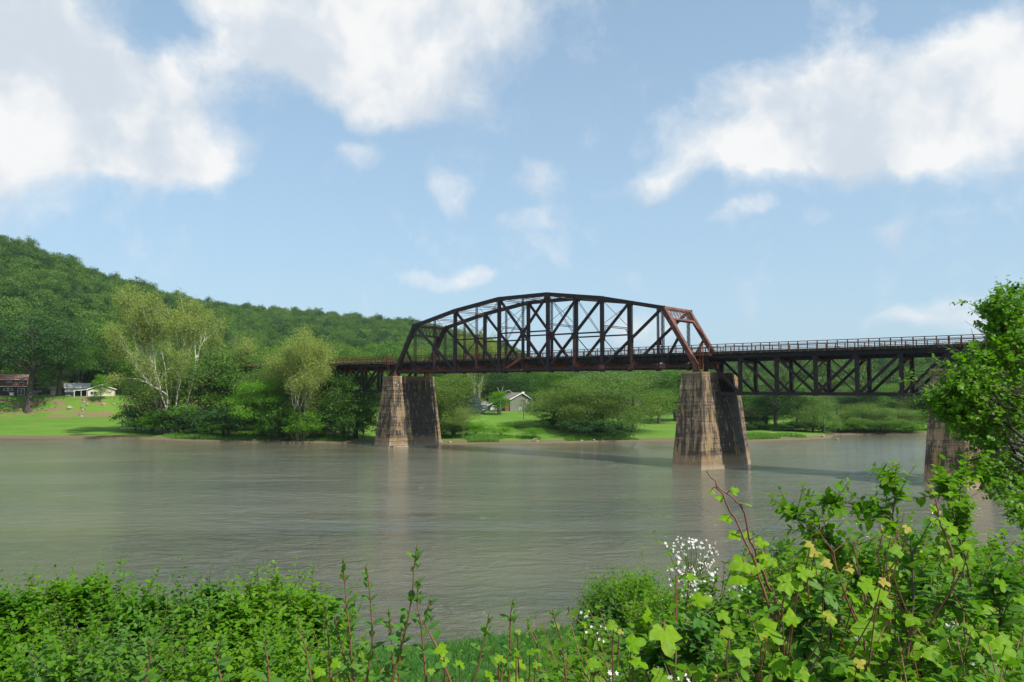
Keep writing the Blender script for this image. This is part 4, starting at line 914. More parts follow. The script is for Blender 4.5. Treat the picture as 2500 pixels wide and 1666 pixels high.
# grey-green house
h=house(1245,1006,235,.42,7.0,9,3.7,1.9,M_GREY,M_ROOFG,'grey green two storey house with low gable and porch on the rise','grey_green_house',asym=.56)
window(h,5.5,2.55,.9,1.1); window(h,3.0,.1,.75,1.15); window(h,1.2,2.6,1.3,.7,7.04,0,'x') if False else None
for yy in (.8,2.0,3.2): window(h,yy,2.6,.8,.8,7.06,0,'x')
MB().box((5.6,3.2,5.0),(6.3,4.0,6.0)).build('chimney',M_WHITE,h)
MB().hexa([(7.05,-.2,2.35),(11.5,-.2,2.0),(11.5,6,2.0),(7.05,6,2.35),(7.05,-.2,2.5),(11.5,-.2,2.15),(11.5,6,2.15),(7.05,6,2.5)]).build('porch_roof',M_ROOFW,h)
MB().box((7.05,-.2,-1.0),(10.6,5,-.15)).build('porch_floor',M_DECKW,h)
for x in (7.3,8.6,10.4,11.3): MB().box((x,-.1,-.15),(x+.14,.04,2.1)).build('porch_post',M_WHITE,h)
MB().box((7.3,-.08,.6),(10.4,-.02,.68)).box((7.3,-.08,.2),(10.4,-.02,.26)).build('porch_rail',M_DECKW,h)
MB().box((-1.3,.4,-1),(-.02,1.6,2.9)).box((-1.1,.6,2.9),(-.3,1.4,3.6)).build('brick_chimney',M_BRICK,h)
c_=link('red_porch_chair',None,None,Vector(h.location)+Matrix.Rotation(.42,3,'Z')@Vector((8.0,1.2,-.15))); tag(c_,'red chair on the porch of the grey green house','chair'); MB().box((-.35,-.3,.35),(.35,.3,.45)).build('seat',M_REDC,c_); MB().box((-.35,.24,.45),(.35,.32,1.1)).build('backrest',M_REDC,c_); MB().box((-.33,-.28,0),(-.27,.28,.35)).build('leg',M_REDC,c_); MB().box((.27,-.28,0),(.33,.28,.35)).build('leg',M_REDC,c_)
h=house(1175,1003,240,-.15,2.8,4,2.1,.5,M_WHITE,M_ROOFG,'white walled shed with brown roof right of the spruce','white_shed','x','shed'); MB().box((1.2,-.05,0),(2.0,-.01,1.7)).build('door',M_WHITE,h)
h=house(1192,1003.5,237,.05,3.5,4.5,1.6,.85,M_BLACK,M_ROOFG,'black gabled shed between the white shed and the grey green house','black_shed','y','shed'); window(h,1.2,.7,.5,.5)
car(1210,1004,233,.1,M_CARW,'white vehicle parked in front of the black shed','van',L=3.2)
# bare broken limbs of the tree before the black shed
bt=link('broken_limb_tree',None,None,at(1221,1016,225.5)); bt.location.z=float(ground(bt.location.x,bt.location.y)); tag(bt,'bare broken tree with one arching pale limb beside the grey green house','tree')
tubes([(np.array([[0,0,-.3],[0,0,3],[.1,0,5.3]]),[.28,.24,.2])]).build('trunk',PBARK,bt,True)
z0=5.2
for pts,ra in (([[.1,0,5.0],[-.3,0,6.5],[-.9,0,7.8]],[.14,.10,.04]),([[.1,0,5.2],[.5,.1,6.7],[1.0,.1,8.2]],[.16,.12,.05]),([[.1,0,4.9],[1.0,-.2,6.3],[2.6,-.3,6.8],[4.0,-.3,5.7],[4.9,-.3,4.5]],[.17,.15,.12,.08,.04])):
    tubes([(np.array(pts),ra)]).build('limb',PBARK,bt,True)
up=link('utility_pole',None,None,at(1278,1029,214)); up.location.z=float(ground(up.location.x,up.location.y)); tag(up,'thin brown pole standing in the lawn before the grey green house','pole'); up_h=5.3
MB().tube([(0,0,-.2),(.12,0,5.3)],[.13,.09],8).build('shaft',M_POLE,up); MB().beam((-.5,0,5.0),(.7,0,5.0),.08,.08).build('crossarm',M_POLE,up)
gw=link('guy_wire',None,None,at(1296,1028.5,214)); gw.location.z=float(ground(gw.location.x,gw.location.y)); tag(gw,'slanting guy wire with yellow guard right of the brown pole','wire')
MB().tube([(0,0,0),(-.35,0,1.9)],.07,6).build('yellow_guard',M_YEL,gw); MB().tube([(-.35,0,1.9),(-1.0,0,5.6)],.03,4).build('cable',M_POLE,gw)
wl=link('wood_platform',None,None,at(1300,1010,222)); tag(wl,'small orange post by the porch right of the house','post'); wl.location.z=float(ground(wl.location.x+4,222)); wl.location.x+=4.5; MB().box((-.15,-.15,0),(.15,.15,1.6)).build('post_body',M_YEL,wl); MB().box((-.2,-.2,1.6),(.2,.2,1.7)).build('post_cap',M_WHITE,wl)
# rocks
def rock_mesh(seed):
    rg=np.random.default_rng(seed); m=MB(); import bmesh
    bm=bmesh.new(); bmesh.ops.create_icosphere(bm,subdivisions=2,radius=1)
    for v_ in bm.verts:
        c=v_.co; k_=1+.28*math.sin(c.x*3.1+seed)+.22*math.sin(c.y*4.3+seed*2)+.15*math.sin(c.z*5+seed*3); v_.co=c*k_*.85
        v_.co.z*=.62
    me=bpy.data.meshes.new('rock'); bm.to_mesh(me); bm.free(); me.materials.append(M_STONE); return me
RKS=[rock_mesh(i) for i in range(4)]
def rock(u,v,y,s_,label,grp=None,z=None):
    p=at(u,v,y); p.z=(float(ground(p.x,y)) if z is None else z)+s_*.15; o=link('rock',RKS[int(u)%4],None,p,u*.7); o.scale=(s_,s_*.8,s_); tag(o,label,'rock',grp); return o
rock(171,988,252,1.0,'pale boulder on the slope left of the stone steps'); rock(256,984,254,.9,'tan boulder at the foot of the ornamental tree'); rock(278,985,254,.6,'small flat stone right of the tan boulder')
rock(314,1017,243,.8,'brownish rock at the wood edge left of the white sycamore'); rock(335,1021,240,1.0,'grey rock pile stone under the left side of the sycamore'); rock(349,1023,240,.7,'small rock right of the grey rock under the sycamore'); rock(362,1024,240,.7,'farthest right rock of the row under the sycamore')
rock(1312,1080,172.8,.35,'pale stone at the waterline right of the driftwood'); rock(1541,1064,182,.5,'whitish rock on the lawn right of the riverside clump')
rock(1888,1063,193,.5,'light rock on the shore below the large dark tree'); rock(1937,1071,188,.55,'orange tan rock at the waterline of the point'); rock(2010,1071,189.5,.6,'flat tan rocks at the tip of the point'); rock(2046,1075,186,.35,'tiny rock standing in the river off the point',z=-.05)
for i,(u,v) in enumerate([(1060,1084),(1078,1085),(1100,1085),(1135,1084),(1420,1079),(1450,1078),(1470,1078),(680,1083),(620,1081),(575,1081),(655,1083)]): rock(u,v,float(shore((u-1250)/F_PX*175))+.6,.28+.1*(i%3),'small stone on the muddy waterline of the far bank','small stones along the far waterline')
st=link('stone_steps',None,None,at(208,1000,248)); tag(st,'rough tan stone steps climbing the slope to the cottage','steps'); st.location.z=0
rr=random.Random(8)
for i in range(13):
    y=245.5+i*1.15; x=(205+ (i/13)*8+6*math.sin(i*.5)*0-1250)/F_PX*y; 
    for j in range(2 if i>4 else 1):
        xx=x+(j-.3)*1.25+rr.uniform(-.2,.2); o=link('step_stone',RKS[(i+j)%4],st); o.location=Vector((xx,y+rr.uniform(-.2,.2),float(ground(xx,y))+.05))-st.location; o.scale=(.75,.5,.32)
dl=link('driftwood_log',None,None,at(1302,1079,173)); dl.location.z=float(ground(dl.location.x,173))+.15; tag(dl,'bleached driftwood log with root lying on the far waterline','log')
tubes([(np.array([[-1.3,0,-.35],[-.5,.1,.05],[.4,0,.45],[1.1,.1,.5]]),[.07,.13,.16,.12])]).build('log_trunk',PBARK,dl,True); tubes([(np.array([[.9,0,.5],[1.5,.1,.9]]),[.07,.03]),(np.array([[.9,0,.45],[1.6,0,.2]]),[.08,.04])]).build('root',BARK,dl,True)
dd=link('drift_log',None,None,at(705,1081,175)); dd.location.z=.5; tag(dd,'dark fallen log reaching over the water left of the slim sycamore','log'); tubes([(np.array([[-3,-.6,-.1],[-1,-.2,.3],[1,0,.4],[3,.4,.8]]),[.05,.12,.16,.2])]).build('log_trunk',BARK,dd,True); tubes([(np.array([[-.5,-.1,.35],[-1.2,-.4,.9]]),[.07,.02])]).build('stub',BARK,dd)
# white boat and small things on the point
bo=link('rowing_boat',None,None,at(1836,1050,212),.1); bo.location.z=float(ground(bo.location.x,212))+.1; tag(bo,'white upturned boat on the lawn below the red plum tree','boat')
hv=[(-2.4,0,.2),(-1.2,-.7,.1),(1.2,-.7,.1),(2.2,-.45,.1),(2.2,.45,.1),(1.2,.7,.1),(-1.2,.7,.1)]; hv2=[(-2.2,0,.35),(-1.1,-.45,.62),(1.1,-.45,.66),(2.1,-.3,.6),(2.1,.3,.6),(1.1,.45,.66),(-1.1,.45,.62)]
link('hull',npmesh('hull',hv+hv2,[np.array([[i,(i+1)%7,7+(i+1)%7,7+i] for i in range(7)]),np.array([list(range(7,14))])],[M_CARW]),bo); MB().beam((-2.2,0,.38),(2.15,0,.68),.06,.06).build('keel',M_DECKW,bo)
for u,l in ((1853,'dark fire barrel on the lawn of the point'),(1530,'dark barrel at the shaded lawn edge right of the riverside clump')):
    fb=link('fire_barrel',None,None,at(u,1052,206 if u>1600 else 205)); fb.location.z=float(ground(fb.location.x,fb.location.y)); tag(fb,l,'barrel'); MB().tube([(0,0,0),(0,0,.95)],.33,10).build('barrel_body',M_TIRE,fb); MB().tube([(0,0,.93),(0,0,1.0)],.36,10).build('rim',M_CAR,fb)
# tall grass along the far waterline
GRM=leafmat('tall_bank_grass',(.085,.205,.030),(.125,.26,.04),.35,.2,.12)
def blades(pts,hh,ww,rg,lean=.35):
    n=len(pts); a=rg.random(n)*6.28; l=rg.normal(size=(n,2))*lean*hh[:,None]; sx=np.stack([np.cos(a)*ww,np.sin(a)*ww,a*0],1)
    p0=pts-sx; p1=pts+sx; m1=pts+np.stack([l[:,0]*.3,l[:,1]*.3,hh*.6],1); tip=pts+np.stack([l[:,0],l[:,1],hh],1)
    V=np.stack([p0,p1,m1+sx*.7,m1-sx*.7,tip],1).reshape(-1,3); k_=np.arange(n)[:,None]*5
    return V,[k_+np.array([[0,1,2,3]]),k_+np.array([[3,2,4]])]
rg=np.random.default_rng(9)
n=52000; u=np.concatenate([rg.uniform(1040,1560,n//2),rg.uniform(300,900,n//4),rg.uniform(1680,2050,n//4)]); dep=rg.random(len(u))**1.2
x=(u-1250)/F_PX*178; tmax=np.where((u>1040)&(u<1560),11,np.where(u<900,6.0,7)); tt=.8+dep*tmax; y=shore(x)+tt; x=(u-1250)/F_PX*y; y=shore(x)+tt; cl=nz(x,y,1.7,4)+nz(x,y,5,2); e_=np.minimum.reduce([np.abs(u-b)/140 for b in (1040,1560,300,900,1680,2050)]); keep=(cl>-.25+.9*(1-np.clip(e_,0,1)))&(rg.random(len(x))>(tt/13)*.8)
x,y,cl=x[keep],y[keep],cl[keep]; P3=np.stack([x,y,ground(x,y)],1)
V,Fc=blades(P3,(.5+.45*np.clip(cl,-.3,1))*(.45+.55*np.clip(e_[keep],0,1))*rg.uniform(.7,1.4,len(x)),np.full(len(x),.05),rg)
tag(link('bank_grass',npmesh('bank_grass',V,Fc,[GRM])),'tall lush grass along the far waterline','grass',None,'stuff')
# ---------------- near bank ----------------
NBT=[-40,-6,-1,0,3,10,16,20,28,33,36.5,45,120]; NBZ=[-1.6,-1.2,-.25,.12,.5,1.25,2.3,3.4,6.4,9.0,10.5,10.75,11.2]
def nt(x,y): return (38.9+.33*np.asarray(x,float)-np.asarray(y,float))/1.053
def nground(x,y): 
    t_=nt(x,y); return np.interp(t_,NBT,NBZ)+nz(x,y,1.9,3)*.07*smooth(0,4,t_)
xs=np.concatenate([np.linspace(-200,-16,40),np.linspace(-15.5,15.5,90),np.linspace(16,120,40)]); ts=np.concatenate([np.linspace(-8,0,8),np.linspace(.3,40,110),np.linspace(42,110,14)])
X,T_=np.meshgrid(xs,ts); Y=38.9+.33*X-1.053*T_; V=np.stack([X,Y,nground(X,Y)],-1).reshape(-1,3); n=len(xs); i=(np.arange(n-1)[None,:]+np.arange(len(ts)-1)[:,None]*n)
mt,nn=MAT('near_bank_soil'); f=nn.noise(nn.pos(),1.6,5); s_=nn.add('ShaderNodeSeparateXYZ',{'Vector':nn.pos()})
c=nn.mix(nn.ramp(f,.35,.65),(.045,.10,.018),(.075,.15,.025)); c=nn.mix(nn.ramp(s_.outputs[2],.35,.12),c,(.09,.07,.05)); c=nn.mix(nn.ramp(s_.outputs[2],3,5),c,(.05,.07,.02))
finish(nn,nn.add('ShaderNodeBsdfPrincipled',{'Base Color':c,'Roughness':.95,'Normal':bump(nn,f,.5,.1)}))
tag(link('near_bank_ground',npmesh('near_bank_ground',V,np.stack([i,i+n,i+1+n,i+1],-1).reshape(-1,4),[mt],True)),'grassy slope of the near bank falling to the river','ground',None,'structure')
GR2=leafmat('near_bank_grass',(.055,.165,.028),(.085,.215,.04),.4,.25,.5)
rg=np.random.default_rng(19); n=60000; tt=rg.random(n)*15+.15; xx=rg.uniform(-13,9.5,n); yy=38.9+.33*xx-1.053*tt; cl=nz(xx,yy,.8,1)
V,Fc=blades(np.stack([xx,yy,nground(xx,yy)-.02],1),(.26+.10*cl)*rg.uniform(.7,1.5,n),np.full(n,.016),rg,.45)
tag(link('riverside_grass',npmesh('riverside_grass',V,Fc,[GR2])),'bright green grass strip at the near waterline in the middle','grass',None,'stuff')
# ---------------- near leaves ----------------
L_SHRUB=leafmat('shrub_leaf',(.065,.195,.007),(.125,.28,.010),.48,.18,1.3,young=(.17,.29,.03),fine=45)
L_DARKS=leafmat('dark_shrub_leaf',(.040,.120,.020),(.065,.16,.025),.38,.18,1.2,fine=45)
L_VINE=leafmat('vine_leaf',(.155,.335,.008),(.225,.39,.012),.54,.18,2.0,young=(.27,.36,.03),fine=38)
L_BRAM=leafmat('bramble_leaf',(.075,.215,.007),(.15,.31,.010),.5,.18,1.6,young=(.22,.32,.03),fine=45)
L_YEL=leafmat('young_yellow_leaf',(.34,.36,.04),(.42,.33,.06),.45,.18,3,fine=45)
L_STEM=leafmat('tall_stem_leaf',(.060,.175,.030),(.11,.235,.03),.42,.18,1.6,fine=45)
L_TREE=leafmat('overhanging_leaf',(.085,.215,.008),(.16,.30,.012),.5,.35,.55)
M_STEMR=simple('red_brown_stem',(.19,.075,.045),.6,var=.3,scale=8); M_STEMG=simple('green_stem',(.13,.20,.05),.6,var=.3,scale=8); M_TWIG=simple('brown_twig',(.11,.075,.05),.85,var=.4,scale=8)
M_PETAL,_n=MAT('white_petal'); finish(_n,_n.add('ShaderNodeMixShader',{0:.3,1:_n.add('ShaderNodeBsdfPrincipled',{'Base Color':(.80,.80,.74),'Roughness':.6}),2:_n.add('ShaderNodeBsdfTranslucent',{'Color':(.8,.8,.7,1)})}))
def leaf_tpl(w=.30,fold=.10,droop=.16):
    xs_=[0,.22,.5,.78,1]; ws=[0,w*.85,w,w*.62,0]; V=[];
    for x_,w_ in zip(xs_,ws):
        z=-droop*x_*x_
        if w_==0: V.append((x_,0,z))
        else: V+= [(x_,w_,z+fold*w_/w*.6),(x_,0,z),(x_,-w_,z+fold*w_/w*.6)]

    V=np.array(V); T3=[[0,2,1],[0,3,2]]
    for k_ in (1,4):
        a,b,c_,d,e,f_=k_,k_+1,k_+2,k_+3,k_+4,k_+5; T3+=[[a,b,e],[a,e,d],[b,c_,f_],[b,f_,e]]
    T3+=[[7,8,10],[8,9,10]]; return V,np.array(T3)
OV=leaf_tpl(); OV2=leaf_tpl(.22,.10,.25); OV3=leaf_tpl(.40,.06,.12); OV4=leaf_tpl(.25,.09,.2)
def grape_tpl():
    out=[]; 
    prof=[(-178,.10),(-150,.42),(-128,.52),(-108,.47),(-88,.66),(-66,.74),(-52,.62),(-38,.55),(-22,.78),(-10,.95),(0,1.08),(10,.95),(22,.78),(38,.55),(52,.62),(66,.74),(88,.66),(108,.47),(128,.52),(150,.42),(178,.10)]
    V=[(0,0,0)]+[(.52*r*math.cos(R(a))+0.0,.60*r*math.sin(R(a)),-.10*r*r+.05*math.sin(a*.12)) for a,r in prof]; V=np.array(V); V[:,0]+=.0
    return V,np.array([[0,i,i+1] for i in range(1,len(prof))])
GP=grape_tpl()
def frame(d,nrm):
    d=d/(np.linalg.norm(d,axis=-1,keepdims=True)+1e-9); z=nrm-(nrm*d).sum(-1,keepdims=True)*d; z/=np.linalg.norm(z,axis=-1,keepdims=True)+1e-9
    return np.stack([d,np.cross(z,d),z],-1)
EYEV=np.array([0,0,EYE])
PROTO={}
def plant(name,label,cat,root,C,Rm,sz,tpl,mat,stems=None,stem_mat=None,keep=300,group=None,extra=None,leafname='leaf'):
    """thing with stems, its 300 nearest leaves as single parts and the rest joined"""
    r=link(name,None,None,root); tag(r,label,cat,group); off=np.array(root)
    if stems: 
        me=tubes([(np.asarray(p)-off,ra) for p,ra in stems],4).mesh('stems',[stem_mat],True); link('stems',me,r)
    key=(id(tpl),mat.name)
    if key not in PROTO: PROTO[key]=npmesh(leafname,tpl[0],tpl[1],[mat],True)
    pm=PROTO[key]; d=np.linalg.norm(C-EYEV,axis=1)/sz; uu=C[:,0]/np.maximum(C[:,1],.3)
    d=d+np.where(np.abs(uu)>.68,99,0)
    o=np.argsort(d); a,b=o[:keep],o[keep:]
    for i in a:
        l=bpy.data.objects.new(leafname,pm); COL.objects.link(l); l.parent=r
        M4=Matrix.Identity(4)
        for q in range(3):
            for w_ in range(3): M4[q][w_]=float(Rm[i,q,w_]*sz[i])
            M4[q][3]=float(C[i,q]-off[q])
        l.matrix_basis=M4
    if len(b):
        V,Fc=leaves(C[b]-off,Rm[b],sz[b],tpl[0],tpl[1]); tag(link('foliage',npmesh('foliage',V,Fc,[mat],True),r),kind='stuff')
    return r
def shoots(rg,P0,D0,Ln,nleaf,lsz,spread=.9,opp=True,curve=.25):
    """leafy shoots: P0 start, D0 direction, Ln length -> leaf positions, frames, sizes, stem polylines"""
    n=len(P0); D0=D0/np.linalg.norm(D0,axis=1)[:,None]; bend=rg.normal(size=(n,3))*curve; bend[:,2]-=.05
    C=[];Dd=[];Nn=[];Sz=[];st=[]
    for i in range(n):
        ts_=np.linspace(.12,1,nleaf); L=Ln[i]
        pos=P0[i]+np.outer(ts_,D0[i])*L+np.outer(ts_**2,bend[i])*L*.4
        st.append((np.concatenate([[P0[i]],pos[::3],[pos[-1]]]),None))
        side=np.cross(D0[i],rg.normal(size=3)); side/=np.linalg.norm(side)+1e-9; s2=np.cross(D0[i],side)
        ph=np.arange(nleaf)*(2.4 if not opp else 1.5708)
        for sgn in ((1,-1) if opp else (1,)):
            sd_=np.cos(ph)[:,None]*side+np.sin(ph)[:,None]*s2; d=sgn*sd_*spread+D0[i]*.55+rg.normal(size=(nleaf,3))*.22; d[:,2]-=.05
            C.append(pos);Dd.append(d);Nn.append(np.tile(D0[i]*.4+np.array([0,0,1.0]),(nleaf,1))+rg.normal(size=(nleaf,3))*.35); Sz.append(lsz*(1.1-.55*ts_**2)*rg.uniform(.75,1.25,nleaf))
    C=np.concatenate(C);Dd=np.concatenate(Dd);Nn=np.concatenate(Nn);return C,frame(Dd,Nn),np.concatenate(Sz),[s_[0] for s_ in st]
def upx(u,v,y): return np.array(at(u,v,y))
def shrub(seed,u,vt,y,wpx,label,nsh=120,nleaf=9,lsz=.045,tpl=None,mat=None,name='shrub',depth=.9,down=1.3,stem=None,length=.32,group=None,dome=.5,upd=1.0,smat=None,cat='shrub',keep=300,tips=()):
    """rounded bush whose top stands at pixel (u,vt) at distance y"""
    rg=np.random.default_rng(seed); c=upx(u,vt,y); hw=wpx*y/F_PX/2; base=np.array([c[0],c[1],float(nground(c[0],c[1]))-.05])
    a=rg.uniform(-1,1,nsh); b=rg.uniform(-1,1,nsh); e=rg.random(nsh)**1.6
    surf=1-dome*(a*a+b*b)*.5
    P0=np.stack([c[0]+a*hw,c[1]+b*depth,c[2]-length*.9-(1-surf)*down*.6-e*down],1)
    gz=nground(P0[:,0],P0[:,1]); P0[:,2]=np.maximum(P0[:,2],gz+.1)
    D0=np.stack([a*.45+rg.normal(size=nsh)*.25,-.25+b*.3+rg.normal(size=nsh)*.25,np.full(nsh,upd)],1)
    LL=length*rg.uniform(.6,1.5,nsh)
    for (tu,tv) in tips:
        tp=upx(tu,tv,y); n_=24; q=rg.random(n_); P1=tp+np.stack([rg.normal(size=n_)*(.03+.11*q),rg.normal(size=n_)*.08,-.13-q*.42],1)
        D1=np.stack([(P1[:,0]-tp[0])*3+rg.normal(size=n_)*.2,rg.normal(size=n_)*.25-.1,np.full(n_,1.)],1); P0=np.vstack([P0,P1]); D0=np.vstack([D0,D1]); LL=np.r_[LL,rg.uniform(.09,.17,n_)]
        P0=np.vstack([P0,tp-[0,0,.5]]); D0=np.vstack([D0,[[0,0,1]]]); LL=np.r_[LL,.46]
    C,Rm,Sz,st=shoots(rg,P0,D0,LL,nleaf,lsz)
    stems=[(s_,np.linspace(.0035,.0015,len(s_))) for s_ in st[::2]]
    for k_ in range(0,nsh,4): stems.append((wob(base+rg.normal(size=3)*[.12,.12,0],P0[k_],5,rg,.05),np.linspace(.008 if smat is not M_STEMR else .005,.003,5)))
    return plant(name,label,cat,tuple(base),C,Rm,Sz,tpl or OV,mat or L_SHRUB,stems,smat or M_TWIG,keep,group)
# hedge of shrubs, lower left
TIPS=[[(5,1435),(60,1440)],[(118,1415),(165,1418)],[(222,1402),(240,1398),(250,1420)],[(325,1450),(375,1448)],[(425,1470),(500,1424),(530,1432)],[(560,1452),(590,1450)],[(625,1422),(662,1398),(690,1430)],[(750,1436),(715,1440),(790,1452)]]
for i,(u,vt,y,w) in enumerate([(25,1440,6.6,190),(110,1425,6.9,170),(230,1402,7.0,170),(345,1452,6.7,190),(490,1430,6.8,190),(560,1455,6.5,160),(650,1410,6.9,190),(745,1452,6.3,150),(60,1560,5.2,260),(260,1545,5.3,260),(440,1550,5.2,260),(620,1545,5.2,240),(770,1570,5.0,150)]):
    lab=['leftmost leafy shrub of the left hedge','second shrub of the left hedge with a thin sprig on top','tallest shrub tip in the left part of the hedge','low dip shrub in the left hedge','middle leafy shrub of the left hedge','rounded shrub right of the middle of the left hedge','tall shrub near the right end of the left hedge','right end shrub of the left hedge beside the tall stems',
         'front leafy shrub in the lower left corner','front leafy shrub second from the lower left corner','front leafy shrub in the middle of the hedge bottom','front leafy shrub right of the hedge middle','front shrub at the right foot of the hedge'][i]
    shrub(300+i,u,vt,y,w,lab,nsh=170 if i<8 else 190,nleaf=8,lsz=.068 if i<8 else .062,group='shrubs of the left hedge',tips=TIPS[i] if i<8 else (),mat=(L_SHRUB,L_BRAM,L_SHRUB,L_SHRUB,L_STEM)[i%5],down=.75 if i<8 else .8,length=.34,depth=.55)
# dark shrub, sapling
shrub(330,1545,1385,11.0,200,'dense dark green shrub at the water left of the white blossoms',nsh=760,nleaf=8,lsz=.072,mat=L_BRAM,tpl=OV2,depth=.8,down=1.3,dome=.9)
shrub(331,1475,1440,10.6,90,'loose lower side of the dark shrub above the grass strip',nsh=260,nleaf=8,lsz=.07,mat=L_DARKS,tpl=OV2,depth=.5,down=.9,dome=.9)
shrub(332,1895,1300,9.0,120,'slender feathery sapling right of the tall vine',nsh=230,nleaf=8,lsz=.062,mat=L_DARKS,tpl=OV2,depth=.4,down=.8,dome=1.5,name='sapling')
# thicket, lower right
TH=[(1480,1545,4.6,190),(1600,1500,4.6,190),(1720,1470,4.8,180),(1840,1435,4.8,190),(1960,1350,5.2,200),(2080,1308,5.4,210),(2210,1295,5.3,210),(2330,1315,5.0,200),(2440,1300,5.2,190),
    (1430,1620,3.8,220),(1560,1600,3.4,220),(1700,1560,3.4,230),(1850,1530,3.4,230),(2000,1480,3.6,240),(2150,1440,3.7,240),(2300,1440,3.6,240),(2440,1420,3.7,240),(1650,1665,2.7,260),(1880,1640,2.7,280),(2120,1580,2.8,300),(2350,1570,2.8,300),(2500,1600,2.7,240)]
names=['left tip','left shoulder','foot of the white blossoms','foot of the tall vine','middle crest','crest below the second spray','crest before the right pier','crest right of the pier','right edge crest','lower left corner','lower left front','front below the blossoms','front below the tall vine','middle front','middle front right','right front','right edge front','bottom left','bottom middle left','bottom middle right','bottom right','bottom right corner']
for i,(u,vt,y,w) in enumerate(TH):
    shrub(400+i,u,vt,y,w,'leafy bramble mound of the right thicket, '+names[i],nsh=200 if y>4 else 150,nleaf=7,lsz=.062 if y>4 else .058,mat=L_BRAM if i%3 else L_SHRUB,tpl=OV3 if i%2 else OV,depth=.45,down=.55,length=.30,name='bramble',cat='bramble',group='brambles of the right thicket',smat=M_STEMR,upd=.8)
# low growth along the bottom in the middle
for i,(u,vt,y,w) in enumerate([(860,1615,3.6,180),(980,1645,3.3,150),(1110,1662,3.2,150),(1230,1650,3.2,150),(1340,1632,3.4,160)]):
    shrub(450+i,u,vt,y,w,'low tangled growth at the bottom centre, %s'%['under the first tall stems','left of the middle','in the middle','right of the middle','beside the right thicket'][i],nsh=46,nleaf=6,lsz=.06,mat=L_STEM if i%2 else L_BRAM,tpl=OV,depth=.35,down=.5,length=.26,name='low_growth',cat='plant',group='low growth at the bottom centre',upd=.7,smat=M_STEMR)
# arching sprays standing out of the thicket
def spray(seed,path,y,label,nside=9,lsz=.062,mat=None,tpl=None,smat=None,name='arching_branch',length=.16,nleaf=5,r0=.007):
    rg=np.random.default_rng(seed); P_=np.array([upx(u,v,y+dy) for u,v,dy in path]); t_=np.linspace(0,1,len(P_)); tt=np.linspace(.0,1,16); pts=np.stack([np.interp(tt,t_,P_[:,k]) for k in range(3)],1)
    q=pts[4:]; idx=rg.integers(0,len(q),nside); P0=q[idx]; tan=np.gradient(pts,axis=0)[4:][idx]; tan/=np.linalg.norm(tan,axis=1)[:,None]
    D0=tan*.7+rg.normal(size=(nside,3))*.55+np.array([0,0,.35]); C,Rm,Sz,st=shoots(rg,P0,D0,length*rg.uniform(.6,1.4,nside),nleaf,lsz)
    stems=[(pts,np.linspace(r0,.003,16))]+[(s_,np.linspace(.003,.0015,len(s_))) for s_ in st]
    return plant(name,label,'branch',tuple(pts[0]),C,Rm,Sz,tpl or OV,mat or L_BRAM,stems,smat or M_TWIG,300)
spray(501,[(2080,1480,0),(2060,1400,0),(2010,1320,0),(1960,1285,0),(1935,1255,0)],4.6,'left leafy spray arching over the thicket crest',16)
spray(502,[(2120,1460,0),(2080,1370,0),(2010,1310,0),(1985,1268,0)],4.6,'low leafy spray right beside the left arching spray',12)
spray(503,[(2230,1480,0),(2205,1360,0),(2175,1265,0),(2130,1245,0),(2060,1235,0),(2035,1232,0)],4.4,'long horizontal spray reaching left over the water',18)
spray(504,[(2230,1480,0),(2210,1370,0),(2178,1270,0),(2185,1215,0),(2180,1185,0)],4.4,'upright middle spray above the thicket',16)
spray(505,[(2360,1480,0),(2345,1330,0),(2325,1240,0),(2300,1180,0)],4.4,'right upright spray before the right pier',22)
spray(506,[(2380,1480,0),(2355,1350,0),(2340,1260,0),(2345,1185,0)],4.5,'second upright spray before the right pier',14)
spray(507,[(2130,1660,0),(2200,1560,0),(2290,1480,0),(2330,1470,0)],3.0,'dark branch crossing the right thicket',12,mat=L_STEM,tpl=OV2)
for i,(a,b) in enumerate([((1960,1660),(1955,1500)),((2040,1660),(2000,1430)),((1690,1666),(1692,1545)),((1640,1660),(1600,1590)),((2215,1600),(2228,1350)),((2440,1600),(2430,1400))]):
    spray(520+i,[(a[0],a[1],0),((a[0]+b[0])/2+8,(a[1]+b[1])/2,0),(b[0],b[1],0)],2.9,['upright willowy shoot, left of the bottom middle','tall dark shoot in the middle thicket','willowy shoot with narrow leaves at the bottom','short pale shoot at the bottom left of the thicket','upright green shoot below the upright middle spray','shoot near the right edge of the thicket'][i],10,mat=L_STEM,tpl=OV2,name='willowy_shoot',length=.12,lsz=.07)
